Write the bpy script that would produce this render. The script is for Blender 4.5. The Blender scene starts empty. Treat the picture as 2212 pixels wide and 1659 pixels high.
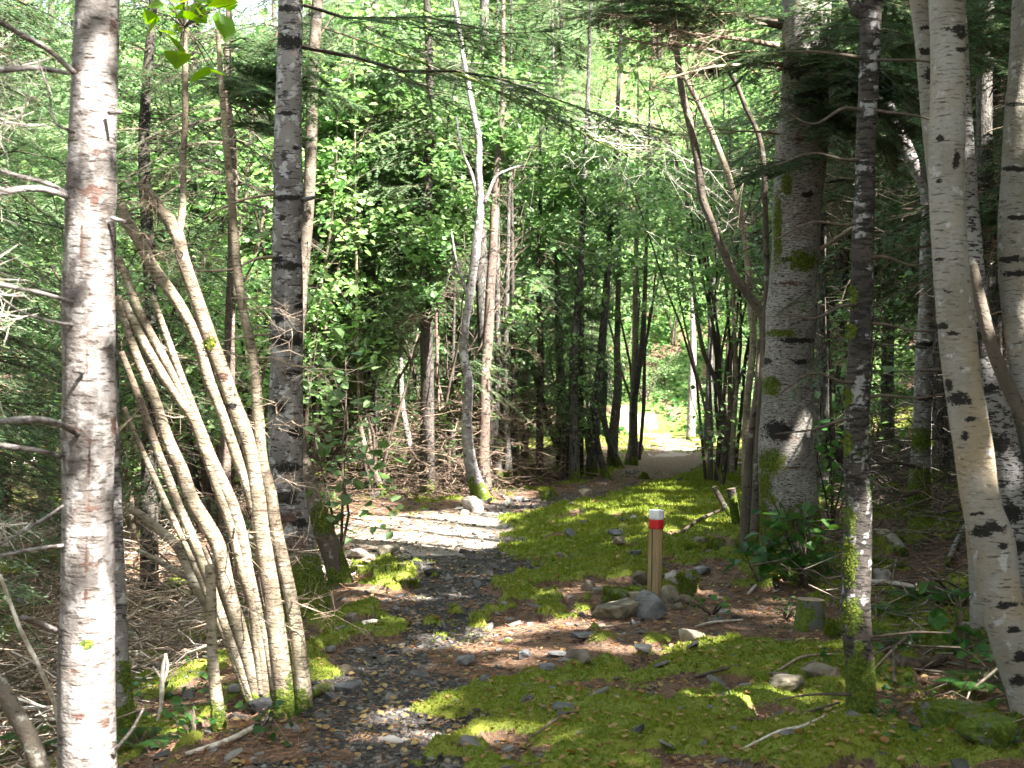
import bpy, math, random
import numpy as np
from mathutils import Vector, Matrix
# ------------------------------------------------------------------ camera, sky, sun, exposure
F=3039.0; CX=1106.0; CY=829.5; CH=1.6          # photograph measured at 2212 x 1659
SC=bpy.context.scene
cam=bpy.data.objects.new('camera',bpy.data.cameras.new('camera')); SC.collection.objects.link(cam)
cam.location=(0,0,CH); cam.rotation_euler=(math.radians(90),0,0)
cam.data.sensor_width=36; cam.data.lens=36*F/2212; cam.data.clip_end=2000; cam.data.clip_start=.05
cam.data.dof.use_dof=True; cam.data.dof.focus_distance=10.5; cam.data.dof.aperture_fstop=5.0
SC.camera=cam
SUN_AZ=math.radians(132); SUN_EL=math.radians(46)   # azimuth clockwise from +Y (view direction)
S=np.array([math.sin(SUN_AZ)*math.cos(SUN_EL),math.cos(SUN_AZ)*math.cos(SUN_EL),math.sin(SUN_EL)])
w=bpy.data.worlds.new('World'); SC.world=w; w.use_nodes=True
nt=w.node_tree; sk=nt.nodes.new('ShaderNodeTexSky'); sk.sky_type='NISHITA'; sk.sun_disc=False
sk.sun_elevation=SUN_EL; sk.sun_rotation=SUN_AZ; sk.air_density=1.0; sk.dust_density=2.5
hs=nt.nodes.new('ShaderNodeHueSaturation'); hs.inputs['Saturation'].default_value=.45; nt.links.new(sk.outputs[0],hs.inputs['Color']); nt.links.new(hs.outputs[0],nt.nodes['Background'].inputs[0]); nt.nodes['Background'].inputs[1].default_value=0.085
sl=bpy.data.lights.new('sun','SUN'); sl.energy=5.0; sl.angle=math.radians(.55); sl.color=(1,.965,.91)
so=bpy.data.objects.new('sun',sl); SC.collection.objects.link(so); so.location=(20,-8,30)
so.rotation_euler=Vector(S).to_track_quat('Z','Y').to_euler()
SC.view_settings.view_transform='Standard'; SC.view_settings.look='None'
SC.view_settings.exposure=3.3; SC.view_settings.gamma=1; SC.view_settings.use_curve_mapping=False
cy=SC.cycles; cy.max_bounces=8; cy.diffuse_bounces=4; cy.transmission_bounces=4; cy.glossy_bounces=2
cy.sample_clamp_indirect=6; cy.use_denoising=True; cy.caustics_reflective=False; cy.caustics_refractive=False
# ------------------------------------------------------------------ numeric helpers
RNG=np.random.default_rng(11); random.seed(11)
def sst(a,b,x): t=np.clip((x-a)/(b-a),0,1); return t*t*(3-2*t)
def _h(i,j,k,s):
    n=(i*73856093)^(j*19349663)^(k*83492791)^(s*2654435761)
    n=n&0xffffffff; n=((n^(n>>15))*2246822519)&0xffffffff; n=((n^(n>>13))*3266489917)&0xffffffff
    return ((n^(n>>16))&0xffffff)/16777215.0
def vn(p,s=0):
    p=np.asarray(p,float)
    if p.shape[-1]==2: p=np.concatenate([p,np.zeros(p.shape[:-1]+(1,))],-1)
    i=np.floor(p).astype(np.int64); f=p-i; f=f*f*(3-2*f); r=0
    for a in(0,1):
        for b in(0,1):
            for c in(0,1):
                if c and not np.any(f[...,2]): continue
                wt=(f[...,0] if a else 1-f[...,0])*(f[...,1] if b else 1-f[...,1])*(f[...,2] if c else 1-f[...,2])
                r=r+wt*_h(i[...,0]+a,i[...,1]+b,i[...,2]+c,s)
    return r
def fbm(p,o=3,s=0):
    r=0;a=.5;t=0
    for k in range(o): r=r+a*vn(np.asarray(p)*2**k+k*7.3,s+k); t+=a; a*=.5
    return r/t
def unit(v): return v/np.maximum(np.linalg.norm(v,axis=-1,keepdims=True),1e-9)
def spline(P,n):
    P=np.asarray(P,float)
    if len(P)<2: return P
    t=np.concatenate([[0],np.cumsum(np.linalg.norm(np.diff(P[:,:3],axis=0),axis=1))]); x=np.linspace(0,t[-1],n)
    T=np.gradient(P,t,axis=0) if len(P)>2 else np.repeat([(P[1]-P[0])/t[-1]],2,0)
    k=np.clip(np.searchsorted(t,x,side='right')-1,0,len(P)-2); h=(t[k+1]-t[k]); u=((x-t[k])/h)[:,None]; h=h[:,None]
    return (2*u**3-3*u**2+1)*P[k]+(u**3-2*u**2+u)*h*T[k]+(-2*u**3+3*u**2)*P[k+1]+(u**3-u**2)*h*T[k+1]
def W(u,v,d): return np.array([(u-CX)/F*d,d,CH-(v-CY)/F*d])
# ------------------------------------------------------------------ terrain
PTH=np.array([(-30,-.1),(0,-.5),(5.9,-.6),(8.5,-.62),(10.3,-.58),(13.1,-.28),(15.2,-.25),(17.3,-.3),(19,.3),(20.6,1.1),(22.5,1.9),(26.9,2.9),(33,3.8),(38,4.4),(44,4.5),(47,3.9),(49.5,1.8),(53,-4),(70,-30),(400,-60)])
def pathx(y): return np.interp(y,PTH[:,0],PTH[:,1])
def gh(x,y,fine=False):
    x=np.asarray(x,float); y=np.asarray(y,float); s=x-pathx(y)
    h=.05*sst(.4,1.2,s)+.13*sst(.4,2.0,s)*np.exp(-((y-15.5)/4.0)**2)
    r=np.maximum(s-2.3,0); h=h+(.11*r+.10*np.maximum(r-1.8,0)+.1*np.maximum(r-6,0))/(1+.02*r)
    dropk=.12+.16*(1-sst(11,16,y))
    l=np.maximum(-s-np.where(y<13,.7,1.0+2.2*sst(12.5,15,y)),0); h=h-dropk*l/(1+.012*l)
    b=np.maximum(y-45.5,0); h=h+(7*(1-np.exp(-b*.36/7))+.02*b)*sst(-14,2,x)+.42*np.maximum(y-62,0)/(1+.004*np.maximum(y-62,0))
    h=h+.10*(fbm(np.stack([x,y],-1)*.45,3,5)-.5)*sst(.2,1.0,np.abs(s))
    return h
def ground(u,v,lo=3.0,hi=90.0):
    """world point of the terrain along a line of sight, found by marching outwards"""
    d=np.arange(lo,hi,.02); x=(u-CX)/F*d; z=CH-(v-CY)/F*d; g=gh(x,d)
    k=np.argmax(z<=g) if np.any(z<=g) else len(d)-1
    return np.array([x[k],d[k],g[k]])
def gpoly(pts): return np.array([ground(u,v)[:2] for u,v in pts])
def inside(P,poly):
    x,y=P[...,0],P[...,1]; r=np.zeros(x.shape,bool); n=len(poly)
    for i in range(n):
        x1,y1=poly[i]; x2,y2=poly[(i+1)%n]
        if y1==y2: continue
        c=((y1>y)!=(y2>y))&(x<(x2-x1)*(y-y1)/(y2-y1)+x1); r^=c
    return r
MOSS=[gpoly(p) for p in (
 [(1090,1165),(1078,1192),(1130,1215),(1105,1240),(1040,1300),(985,1345),(1060,1330),(1180,1290),(1330,1250),(1400,1215),(1560,1190),(1660,1120),(1650,1040),(1600,1000),(1480,1025),(1400,1048),(1250,1088),(1110,1120)],
 [(872,1659),(915,1580),(1010,1500),(1100,1465),(1250,1440),(1330,1475),(1500,1440),(1640,1405),(1830,1400),(1880,1500),(1800,1659)],
 [(900,1350),(1000,1320),(1050,1350),(960,1400)],[(1150,1300),(1230,1290),(1240,1330),(1160,1340)],
 [(700,1350),(800,1310),(850,1350),(770,1400),(690,1430)],[(750,1240),(860,1200),(960,1210),(940,1250),(800,1290)],
 [(260,1659),(330,1560),(470,1520),(600,1560),(520,1610),(420,1659)],[(640,1440),(720,1400),(760,1440),(700,1490)],
 [(1550,1659),(1750,1600),(2212,1600),(2212,1659)],[(1880,1290),(2100,1300),(2100,1420),(1900,1450)],[(1880,1120),(2100,1100),(2060,1180),(1880,1190)],
 [(1560,1250),(1660,1180),(1700,1230),(1620,1290)],[(1400,955),(1500,935),(1500,950),(1420,965)])]
GRAV=[gpoly(p) for p in (
 [(640,1659),(885,1659),(930,1570),(1010,1490),(1020,1400),(1010,1300),(1080,1250),(1180,1215),(1080,1180),(1150,1100),(1250,1078),(1130,1085),(1000,1110),(900,1160),(880,1240),(850,1330),(780,1420),(690,1480),(700,1560)],)]
PALE=[gpoly(p) for p in ([(690,1160),(760,1115),(1060,1100),(1150,1110),(1085,1175),(960,1200),(720,1240),(680,1210)],)]  # pale litter at the bend, lightened further to brighten the sun patch
def gmasks(x,y):
    P=np.stack([x,y],-1); wv=(np.stack([fbm(P*1.7,3,31),fbm(P*1.7+9,3,32)],-1)-.5)*np.clip(y*.07,.85,3)[...,None]; wv=wv+(np.stack([fbm(P*7,2,35),fbm(P*7+9,2,36)],-1)-.5)*.22
    Q=P+wv; n=fbm(P*2.6,4,40); n2=fbm(P*5,3,44); s=x-pathx(y)
    m=np.zeros(x.shape); 
    for p in MOSS: m=np.maximum(m,inside(Q,p))
    m=m*sst(.39,.47,n+.22*(n2-.5)+.05); m=np.maximum(m,.9*sst(.59,.67,n)*(np.abs(s)>.7)); m=np.maximum(m,sst(30,36,y)*sst(.36,.46,n))
    m=np.maximum(m,sst(45,47,y)*sst(.45,.55,n)); m=np.maximum(m,sst(50,54,y)*sst(.3,.42,n)*.9)
    g=np.zeros(x.shape)
    for p in GRAV: g=np.maximum(g,inside(Q,p))
    g=np.maximum(g,(np.abs(s)<.5)*(y>18)*(y<31)*np.where(y>21,.3,.7)); g=np.maximum(g,(np.abs(s)<.4)*(y<6)*1.)
    q=np.zeros(x.shape)
    for p in PALE: q=np.maximum(q,inside(Q,p))
    q=np.maximum(q,(np.abs(s+2.*(n-.5))<.42)*sst(29,33,y)*(y<50)); m=m*(1-.9*q*(y>29)*(y<50))  # trail through the clearing made pale to add to its sun glare
    m=m*(1-.8*g*sst(.40,.55,n2+.1))*(1-.75*q)
    return m,g,q
# ------------------------------------------------------------------ mesh building
def mk(name,V,Fs,mats,parent=None,loc=(0,0,0),smooth=False,mi=None,attr=None):
    """V (n,3) local; Fs list of (m,k) face index arrays; mi list of material indices per array"""
    me=bpy.data.meshes.new(name); V=np.asarray(V,np.float32); me.vertices.add(len(V)); me.vertices.foreach_set('co',V.ravel())
    Fs=[np.asarray(f,np.int32) for f in Fs if len(f)]
    L=np.concatenate([f.ravel() for f in Fs]); tot=np.concatenate([np.full(len(f),f.shape[1],np.int32) for f in Fs])
    st=np.concatenate([[0],np.cumsum(tot)[:-1]]).astype(np.int32)
    me.loops.add(len(L)); me.loops.foreach_set('vertex_index',L); me.polygons.add(len(tot)); me.polygons.foreach_set('loop_start',st)
    if not isinstance(mats,(list,tuple)): mats=[mats]
    for m in mats: me.materials.append(m)
    if mi is not None: me.polygons.foreach_set('material_index',np.concatenate([np.full(len(f),k,np.int32) for f,k in zip(Fs,mi)]))
    me.polygons.foreach_set('use_smooth',np.full(len(tot),smooth,bool))
    if attr is not None:
        a=me.color_attributes.new('marks','FLOAT_COLOR','POINT'); c=np.ones((len(V),4),np.float32); c[:,:attr.shape[1]]=attr; a.data.foreach_set('color',c.ravel())
    me.update(calc_edges=True)
    o=bpy.data.objects.new(name,me); SC.collection.objects.link(o); o.location=loc
    if parent is not None: o.parent=parent
    return o
def tag(o,label,cat,group=None):
    o['label']=label; o['category']=cat
    if group: o['group']=group
    return o
def empty(name,loc,label=None,cat=None,group=None):
    o=bpy.data.objects.new(name,None); o.empty_display_size=.2; SC.collection.objects.link(o); o.location=[float(c) for c in loc]
    if label: tag(o,label,cat,group)
    return o
def copy_tree(o,parent=None,top=True):
    c=o.copy(); SC.collection.objects.link(c); c.parent=parent
    for ch in o.children: copy_tree(ch,c,False)
    return c
def tubes(P,R,sides=3,cap=False):
    """P (B,K,3), R (B,K) -> verts, quads"""
    B,K,_=P.shape; T=unit(np.gradient(P,axis=1)); ref=np.where(np.abs(T[...,2:3])>.9,np.array([1.,0,0]),np.array([0,0,1.]))
    ref=np.repeat(ref[:,:1],K,1) if K<6 else ref*0+np.where(np.abs(T[:,K//2:K//2+1,2:3])>.8,np.array([1.,0,0]),np.array([0,0,1.]))
    A=unit(np.cross(T,ref)); Bn=np.cross(T,A); a=np.linspace(0,2*math.pi,sides,endpoint=False)
    V=P[:,:,None]+R[:,:,None,None]*(np.cos(a)[:,None]*A[:,:,None]+np.sin(a)[:,None]*Bn[:,:,None])
    idx=np.arange(B*K*sides).reshape(B,K,sides); n=np.roll(idx,-1,2)
    f=np.stack([idx[:,:-1],n[:,:-1],n[:,1:],idx[:,1:]],-1).reshape(-1,4)
    return V.reshape(-1,3),f
class Acc:
    def __init__(s): s.V=[];s.F=[];s.M=[];s.n=0
    def add(s,V,f,m=0):
        if len(V)==0: return
        s.V.append(V); s.F.append(np.asarray(f)+s.n); s.M.append(m); s.n+=len(V)
    def build(s,name,mats,parent=None,loc=(0,0,0),smooth=False):
        if not s.V: return None
        return mk(name,np.concatenate(s.V),s.F,mats,parent,loc,smooth,mi=s.M)
def trunk_mesh(P,R,seg=20,step=.02,rough=.04,seed=0,lobes=.03):
    P=np.asarray(P,float); L=np.sum(np.linalg.norm(np.diff(P,axis=0),axis=1)); n=max(6,int(L/step))
    Q=spline(np.concatenate([P,np.asarray(R,float)[:,None]],1),n); C=Q[:,:3]; r=np.maximum(Q[:,3],.002)
    T=unit(np.gradient(C,axis=0)); A=unit(np.cross(T,np.array([0,1.,0]))+1e-6); B=np.cross(T,A)
    a=np.linspace(0,2*math.pi,seg,endpoint=False); z=np.linspace(0,L,n)
    sa=np.stack([np.cos(a)[None]*1.3+0*z[:,None],np.sin(a)[None]*1.3+0*z[:,None],z[:,None]*3+0*a[None]],-1)
    k=1+lobes*2*(fbm(sa*1.0+seed,2,seed)-.5)+rough*2*(fbm(sa*np.array([3,3,6.])+seed,2,seed+3)-.5)
    V=C[:,None]+(r[:,None]*k)[...,None]*(np.cos(a)[None,:,None]*A[:,None]+np.sin(a)[None,:,None]*B[:,None])
    idx=np.arange(n*seg).reshape(n,seg); nx=np.roll(idx,-1,1)
    f=np.stack([idx[:-1],nx[:-1],nx[1:],idx[1:]],-1).reshape(-1,4)
    caps=[idx[0][::-1][None],idx[-1][None]]
    return V.reshape(-1,3),[f]+caps
# ------------------------------------------------------------------ materials
class NM:
    def __init__(s,name):
        s.m=bpy.data.materials.new(name); s.m.use_nodes=True; s.t=s.m.node_tree; s.b=s.t.nodes['Principled BSDF']; s.b.inputs['Roughness'].default_value=.85
        s.b.inputs['Specular IOR Level'].default_value=.25
    def n(s,t,**k):
        x=s.t.nodes.new('ShaderNode'+t)
        for a,b in k.items(): setattr(x,a,b)
        return x
    def l(s,a,b): s.t.links.new(a,b)
    def val(s,x,i,v):
        if hasattr(v,'links') or hasattr(v,'is_linked'): s.l(v,x.inputs[i])
        else: x.inputs[i].default_value=v
    def coord(s,scale=(1,1,1),rnd=True):
        tc=s.n('TexCoord'); mp=s.n('Mapping'); mp.inputs['Scale'].default_value=scale; s.l(tc.outputs['Object'],mp.inputs[0])
        if rnd:
            oi=s.n('ObjectInfo'); q=s.n('MapRange'); q.inputs[3].default_value=0; q.inputs[4].default_value=37; s.l(oi.outputs['Random'],q.inputs[0]); s.l(q.outputs[0],mp.inputs['Location'])
        return mp.outputs[0]
    def noise(s,sc,scale=(1,1,1),det=4,rough=.6,dist=0):
        x=s.n('TexNoise'); x.inputs['Scale'].default_value=sc; x.inputs['Detail'].default_value=det; x.inputs['Roughness'].default_value=rough; x.inputs['Distortion'].default_value=dist
        s.l(s.coord(scale),x.inputs['Vector']); return x.outputs['Fac']
    def ramp(s,f,a,b,v0=0.,v1=1.):
        x=s.n('MapRange'); x.interpolation_type='SMOOTHSTEP'; s.l(f,x.inputs[0]); x.inputs[1].default_value=a; x.inputs[2].default_value=b; x.inputs[3].default_value=v0; x.inputs[4].default_value=v1; return x.outputs[0]
    def mix(s,f,a,b):
        x=s.n('Mix',data_type='RGBA'); s.val(x,0,f)
        for i,v in((6,a),(7,b)):
            if isinstance(v,(tuple,list)): x.inputs[i].default_value=(*v[:3],1)
            else: s.l(v,x.inputs[i])
        return x.outputs[2]
    def math(s,op,a,b=0.):
        x=s.n('Math',operation=op); s.val(x,0,a); s.val(x,1,b); return x.outputs[0]
    def bump(s,h,st,dist):
        x=s.n('Bump'); x.inputs['Strength'].default_value=st; x.inputs['Distance'].default_value=dist; s.l(h,x.inputs['Height']); s.l(x.outputs[0],s.b.inputs['Normal'])
    def col(s,c): s.val(s.b,'Base Color',c if not isinstance(c,(tuple,list)) else (*c[:3],1))
MOSSC=((.05,.08,.009),(.15,.18,.022))
def bark(name,c1,c2,streak,sc=(9,9,70),sth=(.56,.64),lich=None,lth=(.6,.66),mossh=.35,big=(.03,.028,.025),bigth=(.64,.72),fiss=False,hue=None,mossn=(.66,.74)):
    M=NM(name); c=M.mix(M.ramp(M.noise(3,(1,1,.6)),.35,.65),c1,c2)
    if hue: c=M.mix(M.ramp(M.noise(1.7,(1,1,.7)),.5,.7),c,hue)
    if lich: c=M.mix(M.ramp(M.noise(14,(1,1,.8),5),*lth),c,lich)
    if fiss:
        st=M.noise(1,sc,4,.6,1.2); k=M.ramp(st,*sth)
    else:
        st=M.noise(1,sc,3,.65); k=M.ramp(st,*sth)
    c=M.mix(k,c,streak)
    bg=M.ramp(M.noise(5,(1,1,1.6),5),*bigth); c=M.mix(bg,c,big)
    at=M.n('Attribute'); at.attribute_name='marks'; sp=M.n('SeparateColor'); M.l(at.outputs['Color'],sp.inputs[0])
    nn=M.noise(26,(1,1,1.5),4); jit=M.math('ADD',M.math('MULTIPLY',M.math('SUBTRACT',nn,.5),1.5),M.math('MULTIPLY',M.math('SUBTRACT',M.noise(90,(1,1,2.5),3),.5),1.1))
    c=M.mix(M.ramp(M.math('ADD',sp.outputs[2],jit),.45,.7),c,(.085,.048,.036))
    c=M.mix(M.ramp(M.math('ADD',sp.outputs[0],jit),.42,.58),c,(.018,.016,.014))
    tc=M.n('TexCoord'); sx=M.n('SeparateXYZ'); M.l(tc.outputs['Object'],sx.inputs[0])
    hz=M.ramp(sx.outputs[2],0,mossh,.42,0.)
    mn=M.noise(7,(1,1,.8),4); mk_=M.math('MAXIMUM',M.ramp(M.math('ADD',mn,hz),*mossn),M.ramp(M.math('ADD',sp.outputs[1],jit),.45,.6))
    mc=M.mix(M.ramp(M.noise(60),.4,.65),MOSSC[0],MOSSC[1]); c=M.mix(mk_,c,mc)
    M.col(c); hh=M.math('ADD',M.math('MULTIPLY',k,-.6 if not fiss else -1.5),M.math('ADD',M.math('MULTIPLY',mk_,M.ramp(M.noise(70),.3,.7,.5,2.)),M.noise(40,(1,1,1.5),4)))
    M.bump(hh,.7,.012 if not fiss else .02); return M.m
def leafmat(name,a,b,tr,tint=None,ob=.35,gl=.35):
    M=NM(name); g=M.n('NewGeometry'); oi=M.n('ObjectInfo')
    c=M.mix(g.outputs['Random Per Island'],a,b)
    if tint: c=M.mix(M.ramp(g.outputs['Random Per Island'],.93,.97),c,tint)
    hs=M.n('HueSaturation'); M.l(c,hs.inputs['Color']); M.l(M.ramp(oi.outputs['Random'],0,1,1-ob,1+ob),hs.inputs['Value']); M.l(M.ramp(M.noise(1.3),.3,.7,.485,.515),hs.inputs['Hue']); c=hs.outputs[0]
    M.l(c,M.b.inputs['Base Color']); M.b.inputs['Roughness'].default_value=.5; M.b.inputs['Specular IOR Level'].default_value=gl
    t=M.n('BsdfTranslucent'); h2=M.n('HueSaturation'); h2.inputs['Value'].default_value=tr; h2.inputs['Saturation'].default_value=1.1; h2.inputs['Hue'].default_value=.49; M.l(c,h2.inputs['Color']); M.l(h2.outputs[0],t.inputs[0])
    mx=M.n('MixShader'); mx.inputs[0].default_value=.42; M.l(M.b.outputs[0],mx.inputs[1]); M.l(t.outputs[0],mx.inputs[2]); M.l(mx.outputs[0],M.t.nodes['Material Output'].inputs[0]); return M.m
def plain(name,a,b,sc=20,bumpd=.004,islands=False,rough=.85,third=None,th=(.6,.66)):
    M=NM(name); c=M.mix(M.ramp(M.noise(sc),.35,.65),a,b)
    if islands:
        g=M.n('NewGeometry'); h=M.n('HueSaturation'); M.l(c,h.inputs['Color']); M.l(M.ramp(g.outputs['Random Per Island'],0,1,.5,1.6),h.inputs['Value']); c=h.outputs[0]
    if third: c=M.mix(M.ramp(M.noise(sc*.35),*th),c,third)
    M.col(c); M.b.inputs['Roughness'].default_value=rough; M.bump(M.noise(sc*3),.6,bumpd); return M.m
B_FIRP=bark('bark_pale_fir',(.22,.195,.18),(.11,.095,.085),(.07,.055,.045),(14,14,60),(.52,.68),lich=(.29,.265,.25),lth=(.48,.6),mossh=.15,big=(.15,.10,.075),bigth=(.62,.70),mossn=(.74,.80))
B_FIRG=bark('bark_grey_fir',(.22,.20,.185),(.13,.115,.11),(.05,.042,.04),(14,14,60),(.55,.62),lich=(.36,.35,.34),lth=(.52,.6),mossh=.5,mossn=(.72,.80))
B_FIRD=bark('bark_mossy_fir',(.27,.25,.225),(.18,.165,.145),(.05,.042,.034),(30,30,150),(.53,.59),lich=(.30,.29,.26),lth=(.55,.62),mossh=.9,big=(.04,.035,.03),bigth=(.66,.74),mossn=(.70,.78))
B_BIR=bark('bark_birch',(.28,.265,.24),(.19,.17,.135),(.09,.075,.06),(16,16,120),(.585,.65),lich=(.36,.35,.335),mossh=.1,big=(.02,.018,.016),bigth=(.75,.80),hue=(.27,.21,.13),mossn=(.80,.86))
B_BIR2=bark('bark_speckled_birch',(.27,.26,.245),(.18,.165,.155),(.035,.03,.028),(22,22,80),(.52,.57),mossh=.1,big=(.02,.018,.016),bigth=(.62,.68),mossn=(.80,.86))
B_BLK=bark('bark_black_lichen',(.075,.06,.05),(.04,.034,.03),(.02,.018,.015),(14,14,60),(.5,.6),lich=(.26,.255,.25),lth=(.55,.61),mossh=.5,mossn=(.66,.74))
B_HAZ=bark('bark_hazel',(.25,.21,.145),(.13,.10,.07),(.09,.065,.045),(20,20,90),(.52,.66),lich=(.34,.30,.23),lth=(.50,.70),mossh=.25,big=(.20,.15,.06),bigth=(.68,.75),mossn=(.72,.80))
B_HAZD=bark('bark_dark_hazel',(.13,.105,.08),(.08,.065,.05),(.03,.025,.02),(20,20,40),(.58,.68),lich=(.25,.24,.2),lth=(.6,.66),mossh=.3,mossn=(.7,.78))
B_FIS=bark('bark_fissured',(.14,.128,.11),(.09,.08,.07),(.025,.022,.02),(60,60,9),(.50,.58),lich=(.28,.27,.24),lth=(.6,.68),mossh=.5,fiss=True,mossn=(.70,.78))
B_RED=bark('bark_reddish_fir',(.16,.115,.09),(.10,.075,.06),(.05,.035,.03),(16,16,40),(.56,.64),lich=(.3,.26,.23),mossh=.2,mossn=(.75,.82))
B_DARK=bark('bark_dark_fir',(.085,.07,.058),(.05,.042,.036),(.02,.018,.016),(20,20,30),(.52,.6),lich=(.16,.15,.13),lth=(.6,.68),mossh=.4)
DEADW=plain('dead_wood',(.30,.235,.17),(.17,.12,.085),30,.003,islands=True)
DEADP=plain('dead_wood_pale',(.50,.46,.40),(.32,.27,.22),30,.003,islands=True)
TWIGD=plain('twig_dark',(.10,.075,.055),(.05,.04,.03),30,.003,islands=True)
NEED=leafmat('fir_needles',(.045,.10,.045),(.11,.19,.08),1.6,gl=.5,tint=(.20,.09,.03))
NEEDL=leafmat('fir_needles_light',(.10,.19,.085),(.24,.34,.17),1.6,gl=.6)
LEAF=leafmat('hazel_leaves',(.10,.21,.065),(.24,.37,.14),1.6,gl=.7)
LEAFD=leafmat('ground_leaves',(.03,.09,.018),(.06,.15,.03),1.5,gl=.4)
LEAFY=leafmat('sycamore_leaves',(.13,.30,.02),(.22,.40,.03),2.0,gl=.4)
ROCK=plain('slate_stone',(.17,.165,.16),(.08,.08,.082),9,.014,rough=.75,third=(.09,.085,.04),th=(.60,.7))
ROCKB=plain('brown_stone',(.20,.16,.12),(.09,.07,.05),9,.014,third=(.11,.13,.02),th=(.60,.66))
ROCKP=plain('pale_stone',(.34,.31,.27),(.18,.16,.14),9,.012,third=(.14,.14,.04),th=(.62,.68))
ROCKM=plain('mossy_stone',(.05,.085,.01),(.12,.16,.02),40,.02,third=(.13,.125,.115),th=(.54,.58))
ROCKT=plain('tan_stone',(.27,.23,.165),(.14,.12,.085),8,.012,third=(.08,.07,.05),th=(.58,.68))
# ------------------------------------------------------------------ what the sun reaches through the canopy
MOSSF=leafmat('bark_moss',(.07,.10,.010),(.18,.20,.03),1.4,ob=0,gl=.1)
LITP=[gpoly(p) for p in (
 [(700,1150),(760,1112),(1060,1098),(1165,1098),(1110,1165),(1075,1190),(930,1200),(740,1245),(690,1215)],
 [(860,1215),(960,1205),(900,1250)],[(885,1285),(1015,1275),(1000,1296),(890,1300)],[(960,1240),(1100,1232),(1060,1252)],
 [(1225,1262),(1330,1240),(1330,1262),(1260,1290),(1130,1300)],[(1090,1190),(1170,1160),(1130,1190)],
 [(1325,1140),(1480,1118),(1600,1120),(1560,1160),(1330,1160)],[(1560,1300),(1700,1285),(1730,1330),(1600,1345)],
 [(300,1640),(380,1580),(520,1530),(570,1560),(450,1610)],[(230,1200),(460,1170),(540,1290),(240,1310)],[(660,1060),(830,1050),(860,1110),(700,1130)],
 [(700,1240),(770,1220),(790,1290),(730,1280)],[(1250,1190),(1350,1165),(1330,1200)],[(990,1060),(1150,1060),(1180,1090),(1010,1100)],[(1420,1215),(1475,1215),(1490,1260),(1430,1262)],[(1880,1262),(1950,1258),(1990,1300),(1900,1296)],[(1900,1470),(1990,1440),(2010,1500),(1930,1520)],[(2060,1250),(2120,1240),(2110,1290)],[(1150,1340),(1260,1330),(1230,1360)],[(1500,1350),(1570,1345),(1560,1380),(1510,1385)],[(1950,1120),(2040,1110),(2030,1160)],[(1330,1060),(1450,1040),(1500,1060),(1400,1085)],[(660,1400),(760,1380),(740,1430)])]
LITP.append(np.array([(-2,33.5),(9,33.5),(14,60),(-6,60)]))
TG=[]  # (point, radius)
def lit(u,v,d,r): TG.append((W(u,v,d),r))
for v in range(-150,1700,48): lit(225+12*math.sin(v*.013),v,4.93,.03+.035*random.random())
for v in range(250,1700,120): lit(168+10*math.sin(v),v,4.95,.02+.05*random.random())
dc_=ground(1042,1082)[1]
for v in range(-50,1100,60): lit(1015,v,dc_,.42); lit(1060,v,dc_+.4,.42)
dh_=ground(618,1545)[1]
for i,(u,v) in enumerate([(612,1539),(601,1419),(592,1340),(583,1273),(572,1200),(561,1145),(552,1100),(543,1054),(530,990),(515,920),(500,860),(480,800),(460,740),(437,682),(415,620),(440,770),(470,864),(500,950),(412,693),(330,780),(370,850),(419,900),(440,960),(456,1010),(475,1080),(500,1150),(518,1220),(640,1380),(612,1218),(591,1127),(480,1290),(365,1000),(492,1200),(400,560),(380,500),(383,1182),(450,1310)]): lit(u,v,dh_,.10)
for v in (1215,1240,1262,1280): lit(1424,v,10.2,.035)
TGP=np.array([t[0] for t in TG]); TGR=np.array([t[1] for t in TG])
def keep(P,fleck=.70):
    """False for canopy leaves that would shade the sunlit spots"""
    t=P[:,2]/S[2]; g=P[:,:2]-S[:2]*t[:,None]; k=np.ones(len(P),bool)
    gw=g+(np.stack([fbm(g*4,2,61),fbm(g*4+5,2,62)],-1)-.5)*.35
    for p in LITP: k&=~inside(gw,p)
    fl=fbm(g*2.2,3,77)+.14*np.exp(-((g[:,0]-.3)/2.0)**2)*(g[:,1]<11)*(.3+1.4*(vn(g*7,79)>.45)); k&=~((fl>fleck)&(g[:,1]<40)); k&=~((g[:,0]>.5)&(g[:,1]>13.5)&(g[:,1]<18)&(g[:,0]<3.6)&(fl>.45))
    for p,r in zip(TGP,TGR):
        w_=P-p; a=w_@S; dd=np.sum(w_*w_,1)-a*a; k&=~((a>0)&(dd<(r+.03)**2))
    return k
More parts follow.
